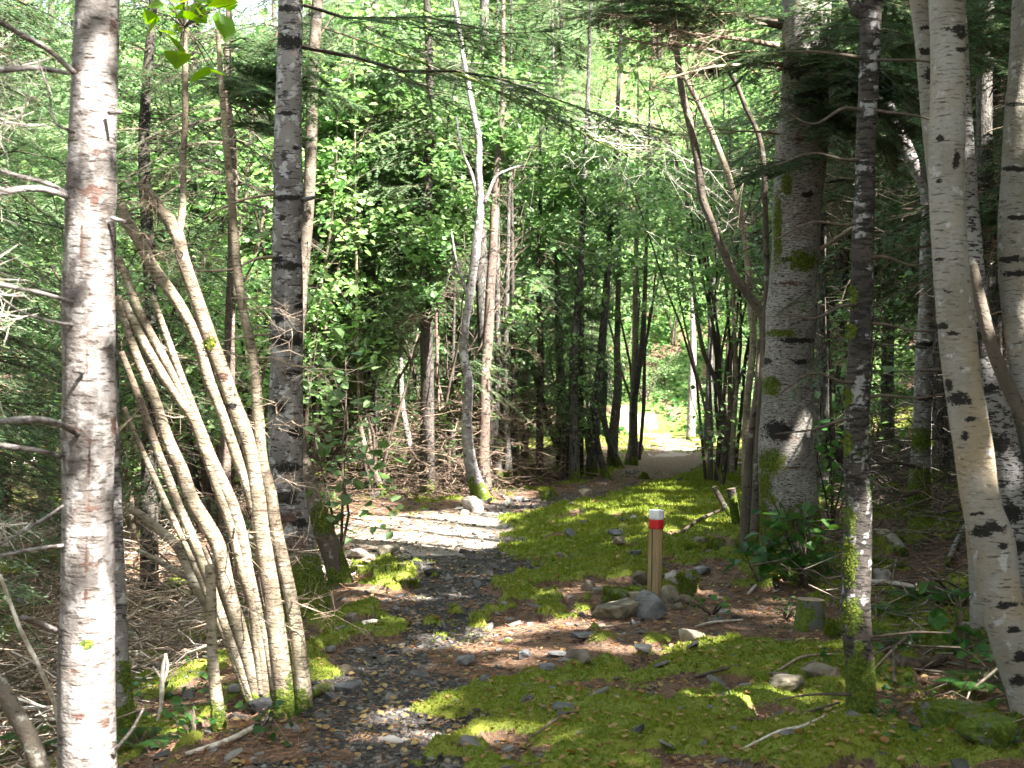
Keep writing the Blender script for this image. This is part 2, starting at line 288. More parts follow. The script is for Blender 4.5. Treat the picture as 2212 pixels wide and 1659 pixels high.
# ------------------------------------------------------------------ foliage generators
def leaves(C,size,rng,nz=.75,down=0.25,yaw=None):
    """folded six-point leaves at C; normals lean upward by nz"""
    n=len(C); sz=size*(.6+.8*rng.random(n))[:,None]; N=unit(rng.normal(size=(n,3))*(1-nz)+np.array([0,0,1.])*nz+rng.normal(size=(n,3))*.15)
    D=unit(np.cross(N,rng.normal(size=(n,3)))); D=unit(D-np.array([0,0,down])); R=unit(np.cross(D,N)); N=np.cross(R,D)
    V=np.stack([C,C+sz*(.28*D+.40*R+.10*N),C+sz*(.68*D+.34*R+.09*N),C+sz*(1.0*D-.06*N),C+sz*(.68*D-.34*R+.09*N),C+sz*(.28*D-.40*R+.10*N)],1)
    b=np.arange(n)[:,None]*6
    return V.reshape(-1,3),np.concatenate([b+[0,1,2,3],b+[0,3,4,5]])
def needles(P,Q,sp,ln,wd,rng,up=.25,flat=True):
    """needles on both sides of the twigs P->Q"""
    L=np.linalg.norm(Q-P,axis=1); cnt=np.maximum((L/sp).astype(int),1); i=np.repeat(np.arange(len(P)),cnt*2)
    t=rng.random(len(i)); D=unit(Q-P)[i]; c=P[i]+(Q-P)[i]*t[:,None]; side=np.where(rng.random(len(i))<.5,1.,-1.)[:,None]
    H=unit(np.cross(D,np.array([0,0,1.]))+1e-5); U=np.cross(H,D)
    dr=unit(D*(.75)+H*side*(.8+.3*rng.random((len(i),1)))+U*(up*rng.normal(size=(len(i),1))+.15)); l=ln*(.7+.5*rng.random(len(i)))[:,None]
    wv=unit(np.cross(dr,U)+rng.normal(size=dr.shape)*.3)*wd*.5
    V=np.stack([c-wv,c+wv,c+dr*l],1).reshape(-1,3)
    return V,np.arange(len(V)).reshape(-1,3)
def fir_branches(base,az,L,elev,droop,rng,tw=16,sp=.02,ln=.028,wd=.007,K=6,wood=True,filt=None,twl=.45,wr=.010,sub=False):
    """flat feathery fir branches; arrays of equal length"""
    n=len(L); t=np.linspace(0,1,K); h=np.stack([np.cos(az),np.sin(az),0*az],-1)
    P=base[:,None]+h[:,None]*(L[:,None]*t*np.cos(elev)[:,None])[...,None]; P[...,2]+=L[:,None]*(np.sin(elev)[:,None]*t-droop[:,None]*t**2)
    P[:,1:]+=rng.normal(size=(n,K-1,3))*.02*L[:,None,None]
    A=Acc()
    tt=np.linspace(.12,.97,tw); side=np.where(np.arange(tw)%2==0,1.,-1.); ii=tt*(K-1); k=np.clip(ii.astype(int),0,K-2); f=(ii-k)[None,:,None]
    B0=P[:,k]*(1-f)+P[:,k+1]*f; Dm=unit(P[:,k+1]-P[:,k]); H=unit(np.cross(Dm,np.array([0,0,1.]))+1e-5)
    dr=unit(Dm*.75+H*side[None,:,None]*(.85)+rng.normal(size=B0.shape)*.12+np.array([0,0,-.12]))
    tl=(L[:,None]*twl*(1.05-tt)[None]+.07)*(.7+.6*rng.random((n,tw)))
    B1=B0+dr*tl[...,None]; B1[...,2]-=.12*tl
    p0=B0.reshape(-1,3); p1=B1.reshape(-1,3)
    if sub:
        s0=[];s1=[]
        for q in (.3,.5,.7,.85):
            for sd in(1,-1):
                Dd=unit(p1-p0); Hh=unit(np.cross(Dd,np.array([0,0,1.]))+1e-5); l2=np.linalg.norm(p1-p0,axis=1)[:,None]*(1-q)*.6+.03
                b=p0+(p1-p0)*q; s0.append(b); s1.append(b+unit(Dd*.8+Hh*sd*.8+rng.normal(size=b.shape)*.1)*l2)
        a0=np.concatenate([p0]+s0); a1=np.concatenate([p1]+s1)
    else: a0,a1=p0,p1
    ms=P[:,1:-1].reshape(-1,3); me_=P[:,2:].reshape(-1,3)
    n0=np.concatenate([a0,ms]); n1=np.concatenate([a1,me_])
    if filt is not None:
        kk=filt((n0+n1)/2)&filt(n0)&filt(n1); n0=n0[kk]; n1=n1[kk]
    if len(n0): A.add(*needles(n0,n1,sp,ln,wd,rng),0)
    if wood:
        R=(wr*(L/1.3)[:,None])*(1.05-t)[None]+.002; A.add(*tubes(P,R,3),1)
        T=np.stack([a0,a1],1); A.add(*tubes(T,np.repeat([[.0028,.0012]],len(T),0),3),1)
    return A
def dead_branches(rng,n,z0,z1,L0,L1,r=.009,base=None,sub=9,fine=True,az=None,droop=.25):
    """bare kinked branches with twiglets"""
    A=Acc(); z=z0+(z1-z0)*rng.random(n); az=rng.random(n)*6.283 if az is None else az; L=L0+(L1-L0)*rng.random(n)
    K=6; t=np.linspace(0,1,K); h=np.stack([np.cos(az),np.sin(az),0*az],-1)
    b=np.stack([0*z,0*z,z],-1) if base is None else base
    P=b[:,None]+h[:,None]*(L[:,None]*t)[...,None]; P[...,2]+=L[:,None]*((rng.random(n)*.5-.15)[:,None]*t-droop*t**2)
    P[:,1:]+=rng.normal(size=(n,K-1,3))*.035*L[:,None,None]
    A.add(*tubes(P,(r*(L/L1)[:,None])*(1.1-t)[None],4))
    B=np.repeat(P[:,1:],sub//5+1,1).reshape(-1,3); D=np.repeat(unit(P[:,1:]-P[:,:-1]),sub//5+1,1).reshape(-1,3)
    m=len(B); l=(.12+.25*rng.random(m))*np.repeat(L,(K-1)*(sub//5+1)); K2=4; t2=np.linspace(0,1,K2)
    dr=unit(D*.7+rng.normal(size=B.shape)*.6*np.array([1,1,.5])); Q=B[:,None]+dr[:,None]*(l[:,None]*t2)[...,None]; Q[:,1:]+=rng.normal(size=(m,K2-1,3))*.07*l[:,None,None]; Q[...,2]-=.15*l[:,None]*t2**2
    A.add(*tubes(Q,np.full((m,1),r*.4)*(1.15-t2)[None],3))
    if fine:
        B=np.repeat(Q[:,1:],2,1).reshape(-1,3); D=np.repeat(unit(Q[:,1:]-Q[:,:-1]),2,1).reshape(-1,3); m=len(B); l=.04+.10*rng.random(m)
        E=B+unit(D*.6+rng.normal(size=B.shape)*.6)*l[:,None]; A.add(*tubes(np.stack([B,E],1),np.repeat([[r*.22,r*.1]],m,0),3))
    return A
# ------------------------------------------------------------------ the ground, one sheet to the horizon
def axis(lo,hi,d,mx,gr=1.045):
    a=list(np.arange(lo,hi+1e-6,d)); s=d
    while a[-1]<mx: s*=gr; a.append(a[-1]+s)
    s=d
    while a[0]>-mx: s*=gr; a.insert(0,a[0]-s)
    return np.array(a)
xs=axis(-4.5,4.5,.03,600); ys=axis(4.6,12,.03,800,1.02); ys=ys[ys>-60]
X,Y=np.meshgrid(xs,ys); Z=gh(X,Y); gm,gg,gq=gmasks(X,Y)
P2=np.stack([X,Y],-1); near=np.exp(-np.maximum(Y-9,0)/25)
cush=fbm(P2*9,3,51)
Z=Z+gm*(.034*cush*sst(.3,.6,cush)+.014*fbm(P2*20,2,55)+.04*fbm(P2*2.3,2,52))*(.5+near) + (1-gg)*.03*(fbm(P2*3.5,3,53)-.5)+gg*(1-gm)*.018*(fbm(P2*14,2,54)-.5) -.012*gg
Z=Z+.05*(fbm(P2*1.2,3,57)-.5)*sst(1.6,3,np.abs(X-pathx(Y)))*2
def gfine(x,y):
    from bisect import bisect
    i=np.clip(np.searchsorted(xs,x)-1,0,len(xs)-2); j=np.clip(np.searchsorted(ys,y)-1,0,len(ys)-2)
    fx=(x-xs[i])/(xs[i+1]-xs[i]); fy=(y-ys[j])/(ys[j+1]-ys[j])
    return (Z[j,i]*(1-fx)+Z[j,i+1]*fx)*(1-fy)+(Z[j+1,i]*(1-fx)+Z[j+1,i+1]*fx)*fy
def gmat():
    M=NM('forest_floor'); at=M.n('Attribute'); at.attribute_name='marks'; sp=M.n('SeparateColor'); M.l(at.outputs['Color'],sp.inputs[0])
    fine=M.noise(45,det=5); mid=M.noise(9,det=5); jit=M.math('MULTIPLY',M.math('SUBTRACT',fine,.5),.9)
    soil=M.mix(M.ramp(fine,.35,.65),(.045,.03,.022),(.13,.08,.05)); soil=M.mix(M.ramp(mid,.42,.62),soil,(.15,.085,.05))
    soil=M.mix(M.ramp(M.noise(150,det=2),.60,.68),soil,(.30,.22,.14))
    vo=M.n('TexVoronoi'); vo.inputs['Scale'].default_value=26; M.l(M.coord((1,1.3,1)),vo.inputs['Vector']); sv=M.n('SeparateColor'); M.l(vo.outputs['Color'],sv.inputs[0])
    gr=M.mix(sv.outputs[0],(.05,.043,.036),(.14,.125,.108)); gr=M.mix(M.ramp(mid,.42,.58),gr,soil); gr=M.mix(M.ramp(sv.outputs[1],.9,.93),gr,(.26,.22,.17)); gr=M.mix(M.ramp(vo.outputs['Distance'],.25,.5),gr,(.03,.027,.025))
    c=M.mix(M.ramp(M.math('ADD',sp.outputs[1],jit),.4,.6),soil,gr)
    pl=M.mix(M.ramp(fine,.4,.6),(.22,.185,.15),(.42,.37,.30)); c=M.mix(M.ramp(M.math('ADD',sp.outputs[2],jit),.4,.65,0,.62),c,pl)  # pale ground colour raised so the sunlit patches look brighter
    ms=M.mix(M.ramp(M.noise(130,det=3),.35,.65),(.06,.085,.01),(.19,.22,.03)); ms=M.mix(M.ramp(M.noise(3,det=4),.45,.65),ms,(.15,.16,.02)); ms=M.mix(M.ramp(M.noise(80),.62,.68),ms,(.10,.06,.03))
    tc=M.n('TexCoord'); sx=M.n('SeparateXYZ'); M.l(tc.outputs['Object'],sx.inputs[0]); grs=M.mix(M.ramp(M.noise(6,det=5),.35,.65),(.055,.10,.025),(.11,.175,.05)); ms=M.mix(M.ramp(sx.outputs[1],42,50),ms,grs)
    c=M.mix(M.ramp(M.math('ADD',sp.outputs[0],jit),.4,.6),c,ms); M.col(c); M.bump(M.math('ADD',fine,M.math('MULTIPLY',vo.outputs['Distance'],sp.outputs[1])),.8,.02); return M.m
GM=gmat()
idx=np.arange(X.size).reshape(X.shape); gf=np.stack([idx[:-1,:-1],idx[:-1,1:],idx[1:,1:],idx[1:,:-1]],-1).reshape(-1,4)
o=mk('ground',np.stack([X,Y,Z],-1).reshape(-1,3),[gf],GM,smooth=True,attr=np.stack([gm,gg,gq],-1).reshape(-1,3)); o['kind']='structure'
def frame_samples(n,y0,y1,p=1.0,marg=.15):
    """random ground spots, denser near the trail's start"""
    u=RNG.random(n); a=1-p
    y=np.exp(np.log(y0)+u*np.log(y1/y0)) if abs(a)<1e-6 else (y0**a+u*(y1**a-y0**a))**(1/a)
    x=(RNG.random(n)*2-1)*(.364*y*(1+marg)+.3); return x,y
def stuff(o): o['kind']='stuff'; return o
# moss tufts
def moss():
    x,y=frame_samples(300000,4.6,34,1.15); m,g,q=gmasks(x,y); k=RNG.random(len(x))<m*1.1-.15; x=x[k];y=y[k]; n=len(x)
    z=gfine(x,y)-.002; s=(.011+.012*RNG.random(n))*np.clip(y/8,.8,2.6); nb=5
    a=RNG.random((n,nb))*6.283; ln=s[:,None]*(.7+.6*RNG.random((n,nb))); tl=.9*RNG.random((n,nb))+.15
    d=np.stack([np.cos(a)*np.sin(tl),np.sin(a)*np.sin(tl),np.cos(tl)],-1)*ln[...,None]
    c=np.stack([x,y,z],-1)[:,None]+np.stack([np.cos(a),np.sin(a),0*a],-1)*(s*.35)[:,None,None]
    sd=np.stack([-np.sin(a),np.cos(a),0*a],-1)*(ln*.20)[...,None]
    V=np.stack([c-sd,c+sd,c+d],2).reshape(-1,3)
    mm=leafmat('moss_fronds',(.12,.165,.018),(.22,.265,.04),1.4,tint=(.17,.12,.04),ob=0,gl=.1)
    o=stuff(mk('moss',V,[np.arange(len(V)).reshape(-1,3)],mm)); return o
moss()
def chips(name,x,y,s,mat,flat=.3,tilt=.25):
    n=len(x); z=gfine(x,y); K=6; a=np.linspace(0,6.283,K,endpoint=False)[None]+RNG.random((n,1))*6.28+RNG.normal(size=(n,K))*.25
    r=s[:,None]*(.6+.5*RNG.random((n,K))); st=(.6+.8*RNG.random(n))[:,None]
    lx=np.cos(a)*r*st; ly=np.sin(a)*r/st; hh=s*flat*(.6+RNG.random(n)); ax=RNG.normal(size=(n,2))*tilt; ph=RNG.random(n)*6.28
    X_=lx*np.cos(ph)[:,None]-ly*np.sin(ph)[:,None]; Y_=lx*np.sin(ph)[:,None]+ly*np.cos(ph)[:,None]; Zt=X_*ax[:,:1]+Y_*ax[:,1:]
    c=np.stack([x,y,z+.001],-1)[:,None]
    lo=c+np.stack([X_,Y_,Zt-hh[:,None]*.6],-1); up=c+np.stack([X_*.86,Y_*.86,Zt+hh[:,None]*.7],-1)
    V=np.concatenate([lo,up],1).reshape(-1,3); b=np.arange(n)[:,None]*12
    q=np.concatenate([b+[i,(i+1)%6,6+(i+1)%6,6+i] for i in range(6)]); top=b+np.arange(6,12)
    return stuff(mk(name,V,[q,top],mat))
GRV=plain('slate_chips',(.12,.108,.095),(.045,.04,.036),6,.004,islands=True,rough=.6)
x,y=frame_samples(120000,4.6,26,1.2); m,g,q=gmasks(x,y); pn=fbm(np.stack([x,y],-1)*3,3,93); k=(RNG.random(len(x))<np.maximum(g*(1-m)*(1-.8*q)*sst(.36,.58,pn+.1*np.exp(-((y-6)/2)**2)),.06*(1-m)+.1*q)*1.2); x=x[k];y=y[k]
s=(.005+.019*RNG.random(len(x))**3.5)*np.clip(y/7,1,2.2); chips('gravel',x,y,s,GRV)
x,y=frame_samples(3600,4.8,24,1.1); m,g,q=gmasks(x,y); k=(RNG.random(len(x))<.25+.75*(1-m)*(np.abs(x-pathx(y))<2.6)); x=x[k];y=y[k]
k=(q[k]<.5)&(RNG.random(len(x))<.7); x=x[k];y=y[k]; s=(.016+.05*RNG.random(len(x))**3)*np.clip(y/10,1,1.5); chips('slate_fragments',x,y,s,plain('slate_slabs',(.15,.14,.13),(.075,.07,.068),6,.006,islands=True,rough=.7,third=(.12,.15,.03),th=(.60,.66)),.22,.3)
# fallen leaves, needle litter and twig crumbs
x,y=frame_samples(10000,4.6,30,1.2); C=np.stack([x,y,gfine(x,y)+.006+.01*RNG.random(len(x))],-1)
LIT=leafmat('fallen_leaves',(.32,.17,.06),(.46,.36,.17),1.0,tint=(.30,.10,.03),ob=0,gl=.2)
V,f=leaves(C,.032,RNG,.82,.0); stuff(mk('leaf_litter',V,[f],LIT))
x,y=frame_samples(70000,4.6,24,1.2); m,g,q=gmasks(x,y); k=RNG.random(len(x))<(1-m)*(1-.75*g)+.03; x=x[k];y=y[k]; n=len(x)
a=RNG.random(n)*6.283; l=(.008+.05*RNG.random(n)**3)*np.clip(y/8,.9,2); c=np.stack([x,y,gfine(x,y)+.005],-1); d=np.stack([np.cos(a),np.sin(a),RNG.normal(size=n)*.22],-1)*l[:,None]
V,f=tubes(np.stack([c-d,c+d],1),np.stack([.0016+.02*l,.001+.012*l],1),3); stuff(mk('needle_litter',V,[f],plain('litter_crumbs',(.26,.14,.085),(.13,.07,.045),20,.002,islands=True)))
# low green plants scattered on the right bank and left verge
x,y=frame_samples(1700,5,22,1.1); s_=x-pathx(y); k=(fbm(np.stack([x,y],-1)*1.2,3,91)>.52)&((s_>2.2)|(s_<-.9)); x=x[k];y=y[k]
C=np.repeat(np.stack([x,y,gfine(x,y)+.03],-1),5,0); C=C+RNG.normal(size=C.shape)*[.03,.03,.012]; x,y=(RNG.random(16000)-.35)*24,43+20*RNG.random(16000); k=(np.abs(x-pathx(y))>1.0); x=x[k];y=y[k]; xf=(RNG.random(60000)*2-1); yf=52+60*RNG.random(60000); x=np.concatenate([x,xf*.45*yf]); y=np.concatenate([y,yf]); C2=np.stack([x,y,gh(x,y)+.02+.35*RNG.random(len(x))*fbm(np.stack([x,y],-1)*.8,3,71)],-1)
V,f=leaves(C,.035,RNG,.7,.1); V2,f2=leaves(C2,.13+.15*sst(50,60,y)[:,None] if False else .17,RNG,.6,.1); stuff(mk('ground_cover',np.concatenate([V,V2]),[f,f2+len(V)],LEAFD))
# brush: the mat of dead twigs under the firs, left and right
def brush(name,n,xr,yr,r,L,mat,hz=.25,poly=None):
    x=xr[0]+(xr[1]-xr[0])*RNG.random(n); y=yr[0]+(yr[1]-yr[0])*RNG.random(n)
    if poly is not None: k=poly(x,y); x=x[k];y=y[k]; n=len(x)
    z=gfine(x,y)+hz*RNG.random(n)**2.5; a=RNG.random(n)*6.283; K=5; t=np.linspace(-.5,.5,K); l=L*(.3+RNG.random(n)**2)
    h=np.stack([np.cos(a),np.sin(a),RNG.normal(size=n)*.22],-1); P=np.stack([x,y,z],-1)[:,None]+h[:,None]*(l[:,None]*t)[...,None]
    P=P+RNG.normal(size=P.shape)*.05*l[:,None,None]; P[...,2]=np.maximum(P[...,2],gfine(P[...,0].ravel(),P[...,1].ravel()).reshape(n,K)+.004)
    R=(r*(.4+RNG.random(n)))[:,None]*(1.1-np.linspace(0,1,K))[None]; V,f=tubes(P,R,4); return stuff(mk(name,V,[f],mat))
leftk=lambda x,y:(x-pathx(y)<-1.3-2.0*sst(12,15,y)*(y<21))&(x>-.45*y-1)
brush('dead_twigs',5200,(-9,-1),(5.2,19),.0055,.7,DEADW,.22,leftk)
brush('dead_twigs_pale',1500,(-7,-1),(6,19),.007,.7,DEADP,.35,leftk)
brush('tangled_branches',1500,(-4.2,-1.5),(8.3,13),.0055,.8,DEADW,.6,lambda x,y:(x-pathx(y)<-1.35)&(np.abs(x+.19*y)>.25))
brush('brushwood',9000,(-8,1.2),(18.6,24),.006,.9,plain('thicket_wood',(.17,.12,.085),(.08,.055,.04),30,.003,islands=True),1.3,lambda x,y:(x-pathx(y)<-1.0)&(y>19-.0*x))
brush('shaded_thicket',4200,(3.4,10),(11.5,22),.005,.9,plain('thicket_twigs',(.13,.115,.095),(.05,.042,.034),20,.003,islands=True),2.4,lambda x,y:(x-pathx(y)>3.4)&(x>.2*y))
brush('dead_twigs_dark',5200,(2,10),(5.2,22),.006,.8,plain('dark_brown_twigs',(.16,.13,.10),(.07,.055,.042),20,.003,islands=True),.2,lambda x,y:(x-pathx(y)>2.3+.9*sst(10,14,y)))  # darker brown than the brush left of the trail
# ------------------------------------------------------------------ near trees
def near_tree(name,label,cat,pts,mat,d=None,step=.018,seg=28,top=3.0,marks=(),seed=0,stems=None,rough=.04,below=.25,group=None,tip=.0,dlean=0.,lobes=.03):
    """pts: (u,v,width) along the trunk from top to base, all at depth d (found from the ground under the base)"""
    if d is None: d=ground(pts[-1][0],pts[-1][1])[1]
    def line(pp,top,below):
        n=len(pp); L=[W(u,v,d+dlean*(n-1-i)/max(n-1,1)) for i,(u,v,w_) in enumerate(pp)]; R=[w_/2/F*d for u,v,w_ in pp]
        if top: e=unit(L[0]-L[1]); e=unit(e+np.array([0,0,.5])); L.insert(0,L[0]+e*top); R.insert(0,R[0]*(.85 if d<15 else .35))
        if below: e=unit(L[-1]-L[-2]); L.append(L[-1]+e*below); R.append(R[-1]*1.12)
        return np.array(L[::-1]),np.array(R[::-1])
    Lm,Rm=line(list(pts),top,below); base=Lm[1] if below else Lm[0]
    base=np.array([base[0],base[1],float(gfine(base[0],base[1]))]); root=empty(name,base,label,cat,group)
    def one(nm,L,R,mk_):
        V,fs=trunk_mesh(L-base,R,seg,step,rough,seed,lobes); G=V+base; u=CX+G[:,0]/G[:,1]*F; v=CY-(G[:,2]-CH)/G[:,1]*F; at=np.zeros((len(V),3))
        if mk_:
            C=np.interp(G[:,2],np.sort(L[:,2]),L[np.argsort(L[:,2]),1]); front=G[:,1]<C+.02
            for (mu,mv,wu,hv,ch) in mk_:
                e=np.sqrt(((u-mu)/wu)**2+((v-mv)/hv)**2); val=np.clip(1.15-e*.70,0,1)*(.8 if ch=='b' else 1)
                c={'k':0,'m':1,'r':2,'b':2}[ch]; val=val*(front if wu<45 else 1); at[:,c]=np.maximum(at[:,c],val)
        if mk_ and at[:,1].max()>.5:
            q=np.where((at[:,1]>.45)&(RNG.random(len(V))<.75))[0]; nn=V[q]-np.stack([np.interp(V[q][:,2],np.sort(L[:,2])-base[2],(L[np.argsort(L[:,2]),a_]-base[a_])) for a_ in (0,1)]+[V[q][:,2]],-1); nn=unit(nn)
            q2=fbm(V[q]*30,2,5)+.35*at[q,1]>.72; q=q[q2]; nn=nn[q2]
            if len(q)>10:
                q=np.repeat(q,4); nn=np.repeat(nn,4,0); c=V[q]+RNG.normal(size=(len(q),3))*.005; dr=unit(nn+RNG.normal(size=c.shape)*.6); ln=(.008+.012*RNG.random(len(q)))[:,None]*(d/8)**.6; sd=unit(np.cross(dr,RNG.normal(size=c.shape)))*ln*.18; T=np.stack([c-sd,c+sd,c+dr*ln],1).reshape(-1,3)
                mk('moss_tufts',T,[np.arange(len(T)).reshape(-1,3)],MOSSF,root)
        return mk(nm,V,fs,mat,root,smooth=True,attr=at)
    one('trunk',Lm,Rm,marks)
    for st in (stems or []):
        L,R=line(st,0,0) if st[0][1]>5 else line(st,2.5,0); one('stem',L,R,())
    root['_d']=d; return root,base,d
def limb(root,base,P,R,mat,name='branch',seg=10,rough=.1,seed=0):
    V,fs=trunk_mesh(np.array(P)-base,R,seg,.02,rough,seed); return mk(name,V,fs,mat,root,smooth=True)
def pxlimb(root,base,pts,mat,seed=0,name='branch'):
    P=[W(u,v,d) for u,v,w_,d in pts]; R=[w_/2/F*d for u,v,w_,d in pts]; return limb(root,base,P,R,mat,name,seed=seed)
def twigset(root,base,starts,L,mat,rng,az,name='dead_twigs',r=.006):
    b=np.array(starts)-base; A=dead_branches(rng,len(b),0,1,L*.6,L,r,base=b,az=az,sub=9); return A.build(name,[mat],root)
rg=np.random.default_rng(5)
# 1 pale fir close on the left
K1=[(200,412,60,16,'b'),(245,245,18,7,'b'),(165,150,18,14,'b'),(252,665,9,18,'b'),(160,930,26,12,'b'),(185,945,30,10,'b'),(247,920,10,26,'r'),(195,1220,38,9,'b'),(200,1300,26,9,'b'),(160,1452,18,13,'b'),(168,1548,22,10,'b'),(228,1562,16,16,'b'),(238,460,9,5,'b'),(250,640,8,9,'b'),(245,60,10,26,'b'),(215,330,26,10,'b'),(200,1100,50,7,'b'),
    (190,1392,16,12,'m'),(190,760,3,140,'r'),(193,1000,3.5,120,'r'),(188,1200,4,70,'r'),(186,1290,5,30,'r'),(176,520,4,60,'r'),(196,650,3,50,'r'),(205,430,12,20,'r')]
t1,b1,_=near_tree('fir_tree','pale smooth-barked fir with bare side branches, thick and close at the left of the trail','tree',
  [(213,-120,92),(210,0,93),(203,200,98),(199,300,101),(197,405,106),(193,500,103),(191,600,107),(191,665,112),(192,800,110),(191,930,114),(190,1000,110),(190,1200,112),(188,1350,116),(186,1450,120),(190,1659,124),(192,2050,140)],B_FIRP,5.0,.012,56,5,K1,seed=2,rough=.022,below=.1)
for i,p in enumerate([[(160,158,13,4.92),(118,118,12,4.85),(60,82,13,4.7),(-30,30,12,4.55)],[(150,158,10,4.95),(90,148,12,4.9),(0,152,14,4.75),(-60,158,12,4.6)],[(150,420,12,4.95),(100,396,11,4.9),(30,378,10,4.8),(-40,352,9,4.7)],[(150,425,12,4.95),(90,408,14,4.85),(0,416,16,4.7),(-50,425,15,4.6)],
   [(158,654,11,4.92),(100,636,9,4.8),(0,614,9,4.6),(-50,600,8,4.5)],[(160,702,7,4.92),(110,694,6,4.8),(50,675,5,4.7),(0,640,5,4.6),(-40,590,4,4.6)],[(168,938,13,4.9),(125,915,14,4.7),(60,906,15,4.5),(0,912,14,4.4),(-60,925,12,4.3)],[(142,988,10,4.95),(90,975,11,4.8),(0,962,12,4.6),(-40,955,10,4.5)],
   [(120,1362,12,4.95),(90,1350,14,4.8),(48,1334,13,4.7)],[(235,244,10,4.93),(262,242,9,4.9)],[(240,470,8,4.95),(272,480,9,4.95)],[(140,1090,6,4.95),(80,1130,6,4.8),(0,1175,5,4.7),(-30,1190,4,4.7)],[(140,1178,7,4.95),(80,1185,8,4.8),(0,1200,7,4.7)],[(180,805,10,4.9),(160,800,9,4.8)],[(160,285,8,4.9),(120,265,5,4.8),(105,200,4,4.8),(80,120,3,4.8)],[(250,1620,8,4.95),(292,1565,6,4.9),(310,1530,4,4.9)]]):
    pxlimb(t1,b1,p,B_FIRP,i)
st=[W(u,v,4.9) for u,v in [(60,150),(30,85),(110,125),(0,400),(60,410),(50,640),(80,680),(60,1130),(20,1180),(0,610),(100,270),(90,200)]]
twigset(t1,b1,st,.35,DEADP,rg,np.full(12,3.3)+rg.normal(size=12)*.8,r=.005)
# 2 tall fir beyond the hazel
K2=[(625,18,40,8,'k'),(620,90,34,18,'k'),(620,245,20,5,'k'),(622,428,36,7,'k'),(600,560,22,9,'k'),(625,575,36,9,'k'),(615,735,36,12,'k'),(600,690,14,8,'k'),(640,735,16,16,'k'),(600,880,18,16,'k'),(640,935,22,12,'k'),(620,1010,30,12,'k'),(650,640,10,6,'k'),(648,660,12,8,'k'),(610,470,10,6,'k'),(648,520,10,6,'k'),(615,1075,34,14,'k'),(625,1120,40,22,'b'),(640,1180,44,40,'b'),(650,1130,20,10,'k'),(660,1250,60,60,'m'),(640,320,10,5,'k'),(630,805,26,8,'k')]
t2,b2,d2=near_tree('fir_tree','tall grey fir with dark branch rings, behind the leaning hazel stems','tree',
  [(628,0,53),(626,100,54),(624,200,56),(622,350,62),(624,430,66),(620,500,62),(620,600,67),(620,735,70),(618,850,72),(617,950,74),(620,1050,74),(628,1120,80),(640,1190,88),(655,1270,100),(664,1330,112)],B_FIRG,None,.016,44,6,K2,seed=7,rough=.025)
pxlimb(t2,b2,[(650,430,9,d2),(672,428,9,d2-.1),(680,426,7,d2-.1)],B_FIRG); pxlimb(t2,b2,[(595,420,8,d2),(560,424,6,d2-.2),(500,440,5,d2-.4),(440,470,3,d2-.5)],DEADW); pxlimb(t2,b2,[(595,555,8,d2),(550,560,7,d2-.3),(500,582,6,d2-.5),(410,585,3,d2-.6)],DEADW)
pxlimb(t2,b2,[(590,722,6,d2),(540,725,4,d2-.3),(470,740,3,d2-.5)],DEADW)
# 3 leaning thin tree behind it
near_tree('leaning_tree','dark thin trunk leaning out from behind the tall grey fir, its foot mossy','tree',
  [(686,0,24),(676,150,25),(672,300,26),(666,450,25),(652,620,26),(638,800,30),(640,920,34),(656,1010,38),(688,1120,44),(716,1190,47),(738,1262,54)],B_HAZD,None,.02,24,4,[(700,1120,30,40,'m'),(748,1200,14,70,'m')],seed=9)
# 4 hazel clump
HS=[ [(262,760,13),(300,860,16),(345,985,19),(395,1110,21),(440,1220,23),(480,1330,24),(520,1440,25),(556,1540,28)],[(330,640,12),(372,760,15),(420,890,18),(470,1020,20),(510,1140,22),(545,1260,23),(575,1380,24),(596,1480,26),(606,1545,30)],[(268,880,10),(310,980,12),(360,1090,14),(412,1200,16),(460,1310,17),(505,1420,18),(545,1530,22)],
 [(470,60,9),(478,180,12),(488,300,14),(500,430,17),(506,500,18),(512,575,20),(521,646,20),(547,773,22),(558,900,24),(569,1010,25),(583,1060,26),(593,1127,28),(612,1218,29),(628,1290,29),(638,1346,30),(648,1420,33),(654,1480,36),(656,1530,42)],
 [(405,685,24),(430,740,27),(440,773,27),(455,830,28),(470,864,26),(492,925,26),(514,990,27),(536,1050,27),(552,1110,26)],
 [(255,640,18),(272,700,19),(300,780,20),(328,846,22),(350,910,24),(365,955,26),(390,1010,28),(415,1080,30),(445,1130,32),(467,1170,33),(492,1273,33),(515,1350,32),(535,1420,30),(552,1500,29),(562,1545,32)],
 [(268,650,16),(303,722,20),(335,780,22),(365,828,24),(395,870,25),(419,905,26),(440,960,27),(458,1010,27),(478,1070,27),(500,1130,26),(518,1200,27),(533,1260,26),(547,1309,25),(561,1382,26),(572,1491,25),(578,1545,28)],
 [(255,555,16),(277,610,18),(300,671,18),(325,720,18),(350,765,19),(383,828,21),(412,890,22),(437,950,24),(470,1020,26),(500,1085,26),(520,1150,26),(536,1230,25),(548,1310,25),(558,1400,25),(566,1500,26)],
 [(262,440,22),(270,470,24),(299,518,25),(328,573,26),(350,605,26),(372,635,24),(392,665,24),(412,700,25)],
 [(394,0,11),(397,60,12),(400,182,13),(399,280,13),(396,350,14),(395,437,15),(390,480,18),(384,505,20)],
 [(560,1100,26),(575,1220,27),(590,1300,28),(598,1400,28),(606,1480,30),(612,1545,32)],
 [(440,1180,14),(470,1250,14),(500,1320,16),(530,1400,16),(556,1480,18),(572,1535,20)]]
